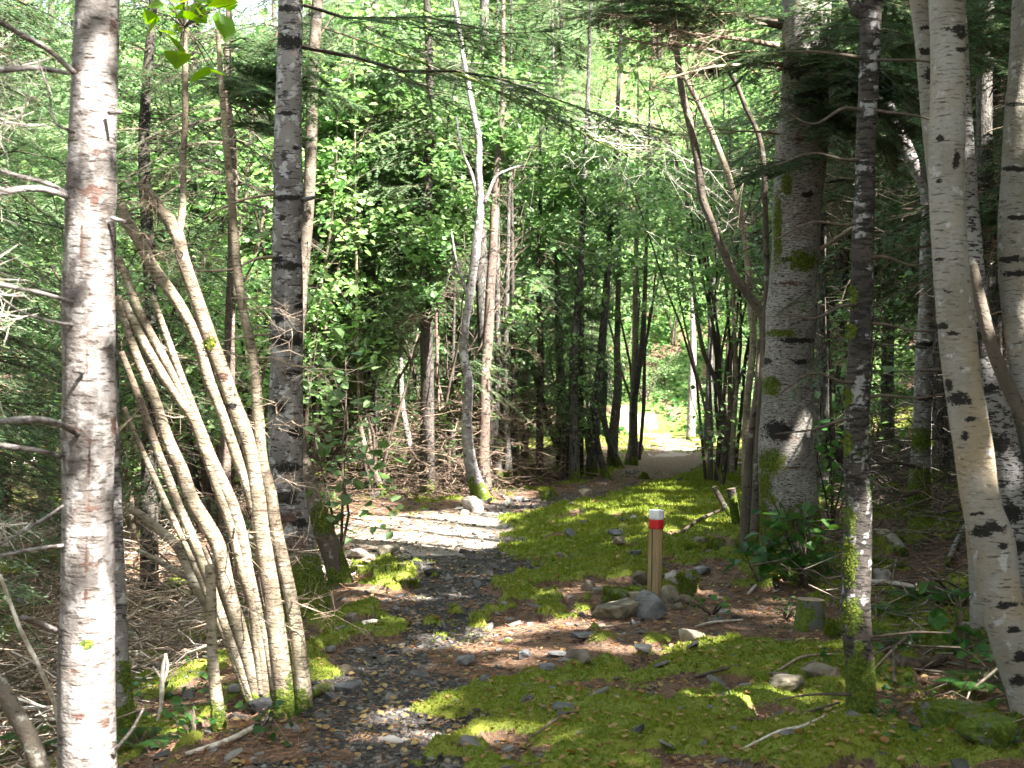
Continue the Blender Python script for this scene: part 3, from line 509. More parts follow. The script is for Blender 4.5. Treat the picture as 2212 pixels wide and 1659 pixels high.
t4,b4,d4=near_tree('hazel_tree','sunlit clump of pale leaning hazel stems rising from one foot beside the black rock','tree',
  [(303,394,22),(326,425,25),(345,452,26),(365,476,29),(385,515,30),(394,555,29),(412,610,30),(437,682,30),(460,750,32),(482,805,32),(500,860,33),(520,910,34),(543,974,36),(556,1054,38),(566,1145,39),(585,1273,41),(596,1346,42),(604,1419,44),(612,1480,46),(618,1545,50)],B_HAZ,None,.014,30,0,[(480,812,18,9,'r'),(500,878,16,8,'k'),(618,1530,30,34,'m'),(455,740,12,14,'m')],seed=12,stems=HS,rough=.03)
st=[W(u,v,d4) for u,v in [(330,780),(365,955),(412,1065),(467,1163),(437,773),(515,920),(556,1054),(590,1300),(310,401),(345,452),(394,555),(460,750),(303,722),(419,900),(500,1130),(547,773),(521,646),(612,1218),(394,280),(299,518),(277,610),(506,500),(520,1309)]]
twigset(t4,b4,st,.5,DEADW,rg,rg.random(len(st))*6.28,r=.0045)
# 5 red fir trunk behind the hazel
t5a,b5a,_=near_tree('fir_tree','slender reddish fir trunk between the hazel stems and the tall grey fir','tree',
  [(494,0,11),(492,120,14),(492,219,16),(503,330,18),(502,480,20),(501,580,20),(499,627,21),(496,720,22),(496,810,23),(490,900,24),(486,1000,26),(487,1180,28)],B_RED,12.5,.02,20,4,seed=15)
near_tree('small_tree','short mossy-footed trunk standing just left of the hazel clump','tree',[(452,1220,20),(456,1273,22),(457,1340,23),(459,1419,24),(466,1500,28),(474,1575,36)],B_HAZ,None,.016,22,0,[(470,1560,34,36,'m')],seed=16,rough=.04)
near_tree('small_tree','grey trunk with moss tufts half hidden behind the pale fir','tree',[(244,800,24),(248,1000,26),(252,1150,27),(257,1250,28),(259,1346,30),(266,1473,34),(275,1580,44)],B_FIRG,6.9,.016,24,3,[(275,1460,26,40,'m'),(280,1560,34,40,'m')],seed=17)
near_tree('bent_sapling','grey bark sapling leaning in the bottom left corner','sapling',[(-40,1430,34),(0,1482,36),(36,1546,38),(66,1600,40),(92,1680,44)],B_HAZD,4.6,.014,24,0,seed=18,below=.4)
# 6 great mossy fir on the right
K6=[(1745,210,40,24,'k'),(1735,300,40,8,'b'),(1745,420,16,7,'k'),(1700,395,12,30,'m'),(1710,560,26,6,'k'),(1735,562,34,24,'m'),(1700,612,60,6,'b'),(1690,720,44,8,'m'),(1722,735,44,6,'k'),(1665,835,24,22,'m'),(1655,780,12,8,'k'),(1730,782,18,7,'k'),(1750,838,34,5,'b'),(1700,915,50,6,'b'),(1680,930,34,22,'k'),(1690,945,40,14,'b'),(1664,1000,34,30,'m'),(1650,1050,20,36,'m'),(1648,1110,14,46,'m'),(1680,1130,36,26,'m'),(1665,1200,55,36,'m'),(1720,1010,56,4,'b'),(1680,500,10,90,'m'),(1725,150,30,22,'k')]  # first dark mark paints the dark area behind the boughs onto the bark
t6,b6,d6=near_tree('fir_tree','massive fir with moss patches and dark bark rings, thickest trunk right of the trail','tree',
  [(1742,-100,104),(1742,0,106),(1740,146,100),(1737,255,104),(1731,330,112),(1725,401,107),(1718,547,103),(1710,640,104),(1710,664,110),(1706,740,106),(1704,810,110),(1700,900,112),(1698,955,118),(1701,1040,122),(1707,1120,132),(1708,1180,142),(1710,1240,168)],B_FIRD,None,.016,64,6,K6,seed=21,rough=.022,lobes=.04)
for i,p in enumerate([[(1690,100,14,d6),(1600,85,10,d6-.3),(1480,70,7,d6-.5),(1330,30,5,d6-.6)],[(1692,140,12,d6),(1600,128,9,d6-.2),(1500,100,8,d6-.3),(1380,90,5,d6-.4),(1300,60,3,d6-.4)],[(1690,150,9,d6),(1610,140,7,d6-.4),(1540,145,6,d6-.5),(1440,170,4,d6-.6)],[(1690,55,12,d6),(1580,30,9,d6+.2),(1450,10,6,d6+.3),(1250,0,4,d6+.4)],[(1690,290,6,d6),(1600,284,4,d6-.2),(1540,290,3,d6-.2)],[(1770,540,9,d6),(1830,500,8,d6+.4),(1870,470,7,d6+.8)]]):
    pxlimb(t6,b6,p,DEADW if i!=3 else TWIGD,i+30)
st=[W(u,v,d6-.3) for u,v in [(1600,85),(1550,78),(1480,70),(1400,50),(1600,128),(1540,110),(1460,100),(1380,90),(1610,140),(1540,145),(1480,160),(1580,30),(1500,18),(1400,8),(1350,35),(1640,110),(1650,60),(1440,60),(1520,90),(1600,284),(1560,286)]]
twigset(t6,b6,st,.75,DEADW,rg,np.full(len(st),3.3)+rg.normal(size=len(st))*.7,r=.006)
# 7 black lichen trunk
K7=[(1840,640,16,26,'m'),(1838,715,14,22,'m'),(1830,860,14,20,'m'),(1832,960,12,30,'m'),(1835,1210,18,60,'m'),(1840,1330,26,40,'m'),(1838,1120,14,30,'m'),(1870,1520,24,60,'m'),(1850,1450,20,40,'m')]
t7,b7,d7=near_tree('black_barked_tree','slim black-barked trunk blotched with white lichen and hung with moss','tree',
  [(1893,-60,50),(1884,0,46),(1878,146,43),(1872,255,42),(1869,401,43),(1863,547,48),(1861,664,50),(1855,810,51),(1851,900,52),(1849,1000,53),(1855,1101,56),(1852,1163,60),(1850,1250,62),(1848,1320,64),(1856,1420,62),(1860,1500,64),(1863,1570,68)],B_BLK,None,.012,36,4,K7,seed=23,rough=.07,
  stems=[[(1838,-10,22),(1850,18,26),(1868,40,26),(1882,70,26)]])
for i,(v,l) in enumerate([(125,-1),(130,1),(235,1),(240,-1),(345,-1),(480,-1),(560,1),(660,-1),(820,-1),(860,1),(700,1),(900,-1),(1380,1),(1500,-1)]):
    pxlimb(t7,b7,[(1865,v,10,d7),(1865+l*40,v+6*(i%3-1),7,d7-.05),(1865+l*110,v+14*(i%4-1),5,d7-.1),(1865+l*190,v+25*(i%3-.5),3,d7-.1)],TWIGD,60+i)
# 8 birches
K8=[(2075,62,37,9,'k'),(2085,75,26,9,'k'),(2078,108,16,6,'k'),(2030,298,11,6,'k'),(2028,390,9,6,'k'),(2066,345,8,22,'k'),(2030,560,12,5,'k'),(2033,705,15,7,'k'),(2060,720,15,5,'k'),(2070,862,29,13,'k'),(2050,835,9,16,'k'),(2098,905,18,6,'k'),(2085,940,9,11,'k'),(2140,1140,32,11,'k'),(2120,1150,29,9,'k'),(2168,1180,13,8,'k'),(2185,1305,29,6,'k'),(2165,1310,18,6,'k'),(2190,1360,16,8,'k'),(2210,1420,22,15,'k'),(2110,1110,15,4,'k'),(2048,630,15,4,'k'),(2200,1470,22,12,'k')]
t8,b8,d8=near_tree('birch_tree','white birch with black eye-shaped scars, foremost of the birches at the right edge','tree',
  [(2038,-80,72),(2043,0,73),(2048,182,74),(2045,365,77),(2052,547,75),(2059,627,77),(2070,737,80),(2083,846,80),(2101,955,82),(2123,1101,84),(2143,1163,90),(2159,1273,91),(2183,1382,86),(2216,1491,84),(2246,1610,100)],B_BIR,None,.010,56,5,K8,seed=25,rough=.02)
near_tree('birch_tree','pale birch leaning behind the scarred front birch, its top showing on the left','tree',[(1984,-40,42),(1987,0,42),(1999,100,42),(2010,230,43),(2028,400,44),(2050,560,46),(2078,760,50),(2098,930,52),(2110,1100,54),(2122,1250,56),(2130,1400,66)],B_BIR,None,.012,36,4,[(2003,110,20,8,'k'),(2000,60,16,5,'k'),(2128,1385,40,30,'m'),(2012,165,20,20,'k')],seed=26)
near_tree('birch_tree','heavily speckled birch with peeling bark just right of the front birch','tree',[(2092,420,40),(2098,530,46),(2107,640,50),(2124,740,56),(2145,860,64),(2168,980,70),(2188,1100,74),(2205,1230,76),(2228,1400,84)],B_BIR2,None,.012,44,4,[(2120,730,30,20,'k'),(2160,960,30,20,'k'),(2185,1110,34,20,'k'),(2200,1180,30,14,'k'),(2140,840,26,10,'k')],seed=27,rough=.05)
near_tree('birch_tree','greyish birch trunk cut by the right edge, dark twigs across it','tree',[(2232,-60,78),(2228,0,78),(2220,146,78),(2210,255,78),(2203,380,78),(2196,500,78),(2197,600,78),(2210,700,80),(2225,800,82),(2245,950,86),(2265,1150,96)],B_BIR,7.6,.012,40,4,[(2195,365,44,6,'k'),(2200,225,40,5,'k'),(2190,560,44,8,'k'),(2205,590,44,7,'k'),(2195,470,30,6,'k')],seed=28)
near_tree('dead_sapling','bare grey sapling leaning between the speckled birch and the edge birch','sapling',[(2098,560,22),(2115,640,26),(2140,740,28),(2175,830,30),(2230,930,34)],B_HAZD,7.0,.014,20,0,seed=29,below=.6)
t11,b11,_=near_tree('fir_tree','forked grey fir with a green mossy foot, between the black trunk and the birches','tree',
  [(2005,440,24),(2003,518,30),(2003,664,36),(1998,740,38),(1996,810,40),(1992,919,40),(1989,1000,44),(1985,1065,50),(1984,1115,58)],B_FIRG,None,.018,28,3,[(1998,745,40,7,'k'),(2000,860,30,6,'k'),(1990,950,30,30,'m'),(1988,1080,44,70,'m'),(1985,1020,24,20,'m')],seed=31,
  stems=[[(1895,150,20),(1904,182,24),(1922,240,27),(1944,292,30),(1962,330,32),(1981,365,32),(2000,405,32),(2006,450,30)]])
for i,p in enumerate([[(1985,1010,10,13),(1940,1000,8,12.8),(1880,1002,5,12.6)],[(1990,800,7,13),(2040,800,6,12.7),(2100,812,3,12.5)],[(1990,1060,10,13),(1960,1070,8,12.8),(1930,1075,6,12.6)]]): pxlimb(t11,b11,p,TWIGD,90+i)
# 9 thin broadleaf stems left of the great fir
t12,b12,d12=near_tree('crooked_tree','crooked thin tree left of the great mossy fir, its lower bend sunlit','tree',
  [(1463,120,13),(1472,190,15),(1488,260,16),(1500,310,17),(1510,370,18),(1518,430,18),(1535,475,17),(1551,515,17),(1570,560,18),(1591,601,19),(1610,628,20),(1630,655,21),(1647,682,22),(1652,730,24),(1648,810,22),(1640,900,24),(1632,1000,26),(1624,1130,34)],B_HAZD,11.9,.018,20,3,seed=33)
near_tree('grey_sapling','straight pale grey sapling crossing in front of the crooked tree','sapling',
  [(1454,100,9),(1472,150,11),(1507,219,12),(1528,265,13),(1547,310,14),(1565,355,14),(1580,401,14),(1598,455,14),(1609,510,13),(1614,560,14),(1622,664,15),(1627,737,15),(1622,800,15),(1616,846,16),(1612,919,17),(1612,1000,20)],B_HAZ,13.6,.02,18,2,seed=34)
near_tree('dark_sapling','thin dark twisted sapling hugging the left side of the great fir','sapling',
  [(1549,90,8),(1570,145,10),(1591,182,10),(1612,235,11),(1631,273,11),(1645,320,12),(1650,365,12),(1653,450,12),(1656,547,12),(1655,640,11),(1650,740,14)],B_HAZD,11.6,.018,16,2,seed=35,below=4.2)
for k,(us,lb) in enumerate([([(1641,735,10),(1636,830,13),(1628,900,14),(1617,985,16),(1614,1050,20),(1612,1120,24)],'blackened stem in the coppice stool left of the great fir, tallest of the stool'),]):
    near_tree('blackened_trunk',lb,'tree stem',us,B_HAZD,11.8,.018,18,0,seed=36+k,rough=.07)
# 10 far trees along the trail
FT=[('sunlit_tree','brilliant sunlit pale trunk standing alone by the trail in the clearing',[(1496,690,10),(1497,728,13),(1496,800,16),(1494,882,19),(1492,950,21)],B_FIRP,None,2.5,None),
 ('ridged_tree','grey ridged trunk just right of the brilliant sunlit one',[(1546,560,9),(1538,650,11),(1536,695,12),(1534,789,15),(1531,882,18),(1530,974,24)],B_FIS,None,4,None),
 ('slender_tree','slender trunk with a bend, second right of the sunlit trunk',[(1500,640,8),(1508,700,9),(1520,760,10),(1545,820,11),(1562,880,12),(1560,975,14)],B_HAZD,24,2,None),
 ('slender_tree','thin straight stem between the grey ridged trunk and the great fir',[(1583,560,8),(1586,700,9),(1590,800,10),(1586,900,11),(1582,985,13)],B_HAZ,21,2,None),
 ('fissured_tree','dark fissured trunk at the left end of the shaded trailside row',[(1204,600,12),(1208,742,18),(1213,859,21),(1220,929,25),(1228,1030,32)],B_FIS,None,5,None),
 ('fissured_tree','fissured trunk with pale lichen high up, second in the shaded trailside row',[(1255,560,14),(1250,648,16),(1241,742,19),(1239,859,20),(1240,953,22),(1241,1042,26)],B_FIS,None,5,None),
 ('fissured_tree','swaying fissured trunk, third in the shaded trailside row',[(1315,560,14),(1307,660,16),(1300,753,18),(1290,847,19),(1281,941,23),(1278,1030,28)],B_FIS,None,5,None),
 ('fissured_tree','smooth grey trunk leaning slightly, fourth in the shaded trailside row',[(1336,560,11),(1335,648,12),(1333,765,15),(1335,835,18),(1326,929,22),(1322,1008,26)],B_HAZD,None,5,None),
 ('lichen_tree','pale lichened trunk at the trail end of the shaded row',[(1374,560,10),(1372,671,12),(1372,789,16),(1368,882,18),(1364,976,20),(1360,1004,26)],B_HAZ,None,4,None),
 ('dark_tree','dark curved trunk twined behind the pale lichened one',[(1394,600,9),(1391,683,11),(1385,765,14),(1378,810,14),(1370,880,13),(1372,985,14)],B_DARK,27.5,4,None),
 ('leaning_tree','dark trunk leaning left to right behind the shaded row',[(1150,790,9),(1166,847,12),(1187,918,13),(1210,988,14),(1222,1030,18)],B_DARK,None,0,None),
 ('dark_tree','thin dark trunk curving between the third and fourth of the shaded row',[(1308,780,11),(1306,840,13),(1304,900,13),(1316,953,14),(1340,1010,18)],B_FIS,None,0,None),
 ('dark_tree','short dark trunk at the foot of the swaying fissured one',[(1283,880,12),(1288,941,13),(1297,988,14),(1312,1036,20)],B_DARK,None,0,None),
 ('crooked_tree','sunlit crooked grey tree with a mossy foot where the trail bends',[(1024,250,13),(1034,300,14),(1034,365,15),(1037,456,17),(1030,518,20),(1019,609,18),(1005,708,17),(1001,755,20),(1012,828,20),(1008,919,23),(1015,992,27),(1027,1040,32),(1042,1082,44)],B_FIRG,None,6,[[(1128,357,3),(1098,367,5),(1074,379,6),(1058,410,8),(1045,440,10)],[(975,500,5),(985,560,6),(1000,610,8),(1012,640,9)],[(985,250,5),(1000,330,6),(1020,380,8),(1033,430,9)]]),
 ('fir_tree','sunlit mossy fir close behind the crooked grey tree',[(1086,100,10),(1084,250,12),(1081,292,14),(1074,365,16),(1068,450,18),(1066,518,19),(1059,627,21),(1054,737,23),(1048,810,24),(1047,919,24),(1045,992,26),(1049,1070,32)],B_RED,None,7,None),
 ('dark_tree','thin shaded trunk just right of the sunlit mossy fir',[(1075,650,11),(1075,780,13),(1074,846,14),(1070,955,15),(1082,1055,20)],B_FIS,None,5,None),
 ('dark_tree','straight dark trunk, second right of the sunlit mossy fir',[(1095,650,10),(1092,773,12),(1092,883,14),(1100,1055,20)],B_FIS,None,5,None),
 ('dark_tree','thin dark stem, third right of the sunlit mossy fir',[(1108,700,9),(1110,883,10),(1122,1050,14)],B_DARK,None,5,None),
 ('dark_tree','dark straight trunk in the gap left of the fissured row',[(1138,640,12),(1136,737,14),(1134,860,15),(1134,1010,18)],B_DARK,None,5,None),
 ('leaning_tree','thin sunlit-edged trunk leaning left, alone above the brush pile',[(772,700,7),(775,864,8),(778,919,10),(797,992,14),(833,1078,18)],B_HAZ,None,4,None),
 ('leaning_tree','mottled leaning trunk between brush pile and crooked tree',[(866,760,9),(870,883,12),(884,955,14),(908,1058,18)],B_FIRD,None,4,None),
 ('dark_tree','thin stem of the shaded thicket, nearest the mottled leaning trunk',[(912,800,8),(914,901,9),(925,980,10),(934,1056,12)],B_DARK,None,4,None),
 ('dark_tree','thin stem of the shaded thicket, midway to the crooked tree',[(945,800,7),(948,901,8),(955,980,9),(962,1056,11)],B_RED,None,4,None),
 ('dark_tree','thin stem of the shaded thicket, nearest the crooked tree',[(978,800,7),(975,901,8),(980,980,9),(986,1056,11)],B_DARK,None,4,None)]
FARD=[]
for i,(nm,lb,pts,mt,dd,tp,stm) in enumerate(FT):
    r,b,dd=near_tree(nm,lb,'tree',pts,mt,dd,.05,16,tp,seed=50+i,stems=stm,rough=.06,lobes=.05); FARD.append((r,b,dd,pts))
# ------------------------------------------------------------------ marker post and its stones
pd=ground(1413,1292)[1]; pb=W(1413,1300,pd); pt=W(1418.5,1101,pd); pr=15.6/F*pd
def cyl(name,root,t0,t1,r,mat,cap=True,bev=.004,seed=0,K=40,n=26):
    ax=pt-pb; Ln=np.linalg.norm(ax); e=ax/Ln; A=unit(np.cross(e,[0,1.,0])); B=np.cross(A,e); a=np.linspace(0,6.283,K,endpoint=False)
    ts=np.linspace(t0,t1,n); rr=np.full(n,r); 
    if cap: ts=np.append(ts,[t1+bev*.6/Ln,t1+bev/Ln]); rr=np.append(rr,[r-bev*.4,r-bev*1.3])
    if cap is None: pass
    V=(pb-pbase)+e*ts[:,None,None]*Ln+(rr[:,None,None]*(1+.02*(vn(np.stack([np.cos(a)*1.5,np.sin(a)*1.5,a*0+seed],-1))-.5))[None,:,None])*(np.cos(a)[:,None]*A+np.sin(a)[:,None]*B)[None]
    n=len(ts); idx=np.arange(n*K).reshape(n,K); nx=np.roll(idx,-1,1); f=np.stack([idx[:-1],nx[:-1],nx[1:],idx[1:]],-1).reshape(-1,4)
    return mk(name,V.reshape(-1,3),[f,idx[-1][None],idx[0][::-1][None]],mat,root,smooth=True)
pbase=np.array([pb[0],pb[1],float(gfine(pb[0],pb[1]))])
post=empty('marker_post',pbase,'short round wooden waymark post with white top and red band, wedged in stones','marker post')
def woodmat():
    M=NM('post_wood'); g=M.noise(1,(60,60,3),4,.6,.6); c=M.mix(M.ramp(g,.35,.65),(.36,.255,.13),(.23,.16,.08)); c=M.mix(M.ramp(M.noise(6),.45,.7),c,(.24,.19,.11)); c=M.mix(M.ramp(M.noise(1,(7,7,14),2),.68,.73),c,(.14,.09,.05))
    M.col(c); M.b.inputs['Roughness'].default_value=.65; M.bump(g,.3,.002); return M.m
def paint(name,c,c2):
    M=NM(name); x=M.mix(M.ramp(M.noise(1,(25,25,8),4),.45,.7),c,c2); x=M.mix(M.ramp(M.noise(1,(60,60,25),4),.68,.72,0,.7),x,(.30,.22,.13)); x=M.mix(M.ramp(M.noise(9),.5,.8,0,.5),x,(.25,.24,.2)); M.col(x); M.b.inputs['Roughness'].default_value=.5; M.bump(M.noise(1,(60,60,6)),.25,.002); return M.m
cyl('post_body',post,-.35,.835,pr,woodmat(),False); cyl('red_band',post,.795,.897,pr+.0022,paint('red_paint',(.55,.02,.02),(.45,.015,.02)),False,n=6); 
cyl('white_cap',post,.8975,.992,pr+.0022,paint('white_paint',(.78,.79,.80),(.62,.63,.64)),True,n=6)
# drying crack: a thin strip painted in the dark of the shade inside it
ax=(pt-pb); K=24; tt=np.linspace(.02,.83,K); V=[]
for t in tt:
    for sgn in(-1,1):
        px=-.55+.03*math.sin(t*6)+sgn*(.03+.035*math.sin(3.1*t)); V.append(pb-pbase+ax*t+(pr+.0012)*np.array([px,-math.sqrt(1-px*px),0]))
q=np.arange(K-1)[:,None]*2+[0,1,3,2]; mk('drying_crack',np.array(V),[q],plain('crack_shade',(.035,.025,.015),(.02,.015,.01)),post)
def stone_mesh(rng,sx,sy,sz,n=16,slab=0.):
    import bmesh
    bm=bmesh.new(); p=unit(rng.normal(size=(n,3))); p=np.sign(p)*np.abs(p)**(.75 if not slab else .5)
    p=p*(.8+.3*rng.random((n,1)))*[sx,sy,sz]
    for q in p: bm.verts.new(q)
    r=bmesh.ops.convex_hull(bm,input=bm.verts); bmesh.ops.delete(bm,geom=[g for g in set(r['geom_interior']+r['geom_unused']) if isinstance(g,bmesh.types.BMVert)],context='VERTS')
    bmesh.ops.bevel(bm,geom=bm.edges[:]+bm.verts[:],offset=min(sx,sz,sy)*.09,segments=1,affect='EDGES'); bmesh.ops.triangulate(bm,faces=bm.faces)
    bmesh.ops.subdivide_edges(bm,edges=bm.edges,cuts=2,use_grid_fill=True)
    V=np.array([v.co[:] for v in bm.verts]); k=(fbm(V/max(sx,sz)*3+rng.random()*50,3)-.5)[:,None]; V=V*(1+k*.28)
    for v,c in zip(bm.verts,V): v.co=c
    me=bpy.data.meshes.new('stone'); bm.to_mesh(me); bm.free(); return me
def tufts_on(me,parent,n,ln,zmin=-.3):
    V=np.array([v.co[:] for v in me.vertices]); N=np.array([v.normal[:] for v in me.vertices]); ok_=np.where((N[:,2]>zmin)&(fbm(V*9+3,2,8)>.36))[0]
    if len(ok_)<3: return
    i=RNG.choice(ok_,n); j=RNG.choice(ok_,n); nb=np.array([e.vertices[:] for e in me.edges]); e=nb[RNG.integers(0,len(nb),n)]; k=np.isin(e[:,0],ok_); e=e[k]; t=RNG.random((len(e),1)); c=V[e[:,0]]*t+V[e[:,1]]*(1-t)+RNG.normal(size=(len(e),3))*ln*.5; nn=N[e[:,0]]
    dr=unit(nn+RNG.normal(size=c.shape)*.55+[0,0,.2]); l=ln*(.6+.8*RNG.random((len(c),1))); sd=unit(np.cross(dr,RNG.normal(size=c.shape)))*l*.2; T=np.stack([c-sd,c+sd,c+dr*l],1).reshape(-1,3)
    mk('moss_tufts',T,[np.arange(len(T)).reshape(-1,3)],MOSSF,parent)
def stone(u,v,wd,ht,mat,label,depth=None,sink=.3,rot=0.,group=None,lift=0.,slab=0.,name='stone',seed=None):
    """stone whose middle shows at (u,v), wd x ht photo pixels"""
    g=ground(u,v+ht*.35); d=g[1]; rng=np.random.default_rng(int(u*7+v*13)); bg_=1.15 if 1300<u<1500 and 1240<v<1330 else 1.; sx=bg_*wd/2/F*d; sz=bg_*ht/2/F*d; sy=(sx*.8 if depth is None else depth*sx)
    me=stone_mesh(rng,sx*1.08,sy,sz*1.15,18 if wd>30 else 12,slab); me.materials.append(mat); o=bpy.data.objects.new(name,me); SC.collection.objects.link(o)
    z=float(gfine(g[0],d)); o.location=(g[0],d,z+sz*(1-sink)+lift); o.rotation_euler=(rng.normal()*.1,rot,rng.normal()*.5); tag(o,label,'stone' if 'stone' in name else name.replace('_',' '),group)
    if mat is ROCKM: tufts_on(me,o,int(2500+9000*min(sx,.3)),.012*(d/8)**.6)
    return o
for a in [
 (1408,1313,72,62,ROCK,'large bluish grey angular stone leaning against the foot of the marker post'),
 (1335,1320,92,40,ROCKT,'flat tan-grey slab stone on the ground at the lower left of the marker post'),
 (1338,1291,66,34,ROCKM,'moss-covered stone lying left of the marker post above the flat tan slab'),
 (1382,1264,50,40,ROCKB,'brown stone propped behind the left side of the marker post'),
 (1368,1296,32,26,ROCKT,'small tan stone squeezed between the mossy stone and the big grey one'),
 (1446,1290,38,38,ROCKT,'light tan block of stone touching the right side of the marker post'),
 (1476,1300,34,24,ROCKB,'reddish brown stone at the right end of the post\'s stone pile'),
 (1451,1254,38,30,ROCKP,'whitish stone on top of the pile behind the marker post'),
 (1485,1270,40,44,ROCKM,'rounded mossy stone at the back right of the post\'s stone pile'),
 (1463,1272,30,26,ROCKP,'pale stone nestled between the tan block and the mossy stone'),
  (1392,1290,30,22,ROCK,'small angular grey stone wedged against the left of the post foot'),
 (1430,1316,26,22,ROCKB,'small dark stone between the big grey stone and the tan block'),
 (1368,1322,28,24,ROCK,'angular slate stone bridging the flat tan slab and the big grey stone'),
 (1462,1312,28,18,ROCKT,'small flat tan stone under the right end of the pile'),
 (1490,1384,84,44,ROCKT,'broad grey-tan stone with moss at its left end, in front right of the marker post'),
 (1232,1161,30,26,ROCK,'blocky blue-grey stone sitting in the moss well left of the marker post'),
 (1331,1162,34,22,ROCK,'dark slanted stone just left of the post, level with its red band'),
 (1337,1183,32,20,ROCKB,'dark brown stone with a leaf beside it, just left of the post shaft'),
 (1376,1212,40,14,ROCK,'dark flat slate stone sticking out left of the post shaft'),
 (1549,1181,42,30,ROCKM,'mossy round stone below the coppice stool'),
 (1492,1190,44,24,ROCKM,'low mossy stone right of the marker post shaft'),
 (1512,1172,36,20,ROCKT,'weathered tan stone behind the low mossy stone right of the post'),
 (1269,1268,34,26,ROCKB,'brown stone in needle litter to the left of the post stones'),
 (1300,1275,56,18,ROCKB,'long low brown stone in the sunny litter left of the post stones'),
 (1518,1232,42,20,ROCK,'dark slate stone in the litter to the right of the post'),
 (795,1350,52,22,ROCKP,'pale oblong slab stone on the left edge of the trail'),
 (764,1358,50,34,ROCKB,'brown layered stone left of the pale oblong slab'),
 (812,1326,48,26,ROCK,'dark mossy-edged stone above the pale oblong slab'),
 (1030,1260,22,20,ROCK,'small upright dark stone in the middle of the trail'),
 (1019,1090,46,40,ROCKP,'whitish boulder with moss at the foot of the crooked sunlit tree'),
 (1001,1110,30,18,ROCKT,'reddish flat stone in front of the whitish boulder'),
 (1180,1068,54,30,ROCKM,'bright green mossy boulder beyond the trail bend'),
 (1265,1068,40,28,ROCKT,'pointed tan boulder with moss, right of the bright mossy boulder'),
 (1100,1085,30,22,ROCKP,'pale stone between the whitish boulder and the mossy boulder'),
 (1125,1077,26,16,ROCK,'low grey stone beside the mossy boulder beyond the bend'),
 (1382,968,22,26,ROCKT,'upright tan stone on the trail edge below the clearing'),
 (1362,1018,30,12,ROCKP,'flat pale stone at the foot of the lichened tree'),
 (1388,1030,26,12,ROCKM,'small mossy stone below the lichened tree'),
 (1205,1415,46,12,ROCK,'flat slate stone half buried where litter meets the trail'),
 (1132,1418,34,22,ROCK,'dark angular slate stone at the litter edge, right of the trail'),
 (1271,1381,70,14,ROCK,'long pale grey flat stone in the brown litter below the post'),
 (1250,1440,58,20,ROCKB,'reddish slate stone set in the ground at the top of the big moss patch'),
 (1005,1428,46,24,ROCK,'slanting dark slate stone on the right side of the trail'),
 (1048,1493,28,12,ROCK,'small blue slate stone lying on the moss beside the trail'),
 (1180,1471,36,12,ROCK,'thin dark slate stone on the moss below the reddish one'),
 (1216,1554,54,12,ROCK,'thin bluish slate stone in the middle of the big moss patch'),
 (1280,1505,34,16,ROCKP,'light blue-grey stone chip in the big moss patch'),
 (1388,1424,40,14,ROCKP,'pale weathered stone in litter below the broad tan stone'),
 (757,1446,52,24,ROCKB,'flat brown stone with moss on the left verge of the trail'),
 (755,1480,60,26,ROCK,'grey slate stone by the end of the fallen log'),
 (697,1480,50,26,ROCKP,'pale grey slab stone above the fallen log'),
 (718,1498,34,26,ROCK,'slate stone leaning at the end of the fallen log'),
 (565,1528,58,52,plain('black_stone',(.008,.008,.009),(.022,.022,.022),12,.01),'black rounded stone at the foot of the hazel clump'),
 (506,1512,34,18,ROCKP,'white stone between the small mossy trunk and the black stone'),
 (1696,1508,78,40,ROCKT,'tan boulder half sunk in moss left of the black trunk'),
 (1772,1485,74,30,ROCKB,'reddish grey flat boulder just left of the black trunk'),
 (1680,1487,50,26,ROCKB,'flat stone tucked behind the tan boulder'),
 (1904,1253,46,36,ROCKP,'grey stone right of the black trunk, by the white birch log'),
 (2043,1382,84,66,ROCKM,'moss hummock stone left of the white birches'),
 (2065,1562,190,90,ROCKM,'big dark moss-grown boulder near the foot of the front birch'),
 (2140,1620,150,60,ROCKM,'moss-grown boulder in the lower right corner'),
 (1805,1370,44,44,ROCKM,'green mossy stone touching the left of the black trunk'),
 (1610,1170,50,34,ROCKM,'mossy stone at the left foot of the great fir'),
 (2090,1348,30,26,ROCKP,'pale stone above the moss hummock by the birches'),
 (640,1392,60,30,ROCKB,'brown stone on the verge behind the hazel foot'),
 (770,1200,40,16,ROCKP,'pale flat stone in the sunny patch, nearest the leaning tree'),
 (840,1192,50,18,ROCKT,'tan flat stone in the middle of the sunny patch'),
 (895,1222,40,18,ROCKP,'pale stone with yellow moss in front of the sunny patch'),
 (930,1238,36,18,ROCK,'grey flat stone left of the narrow trail below the sunny patch'),
 (880,1262,46,16,ROCKM,'yellow-green mossy flat stone below the cut stubs')]:
    stone(*a,slab=1. if a[3]<a[2]*.45 else 0.)
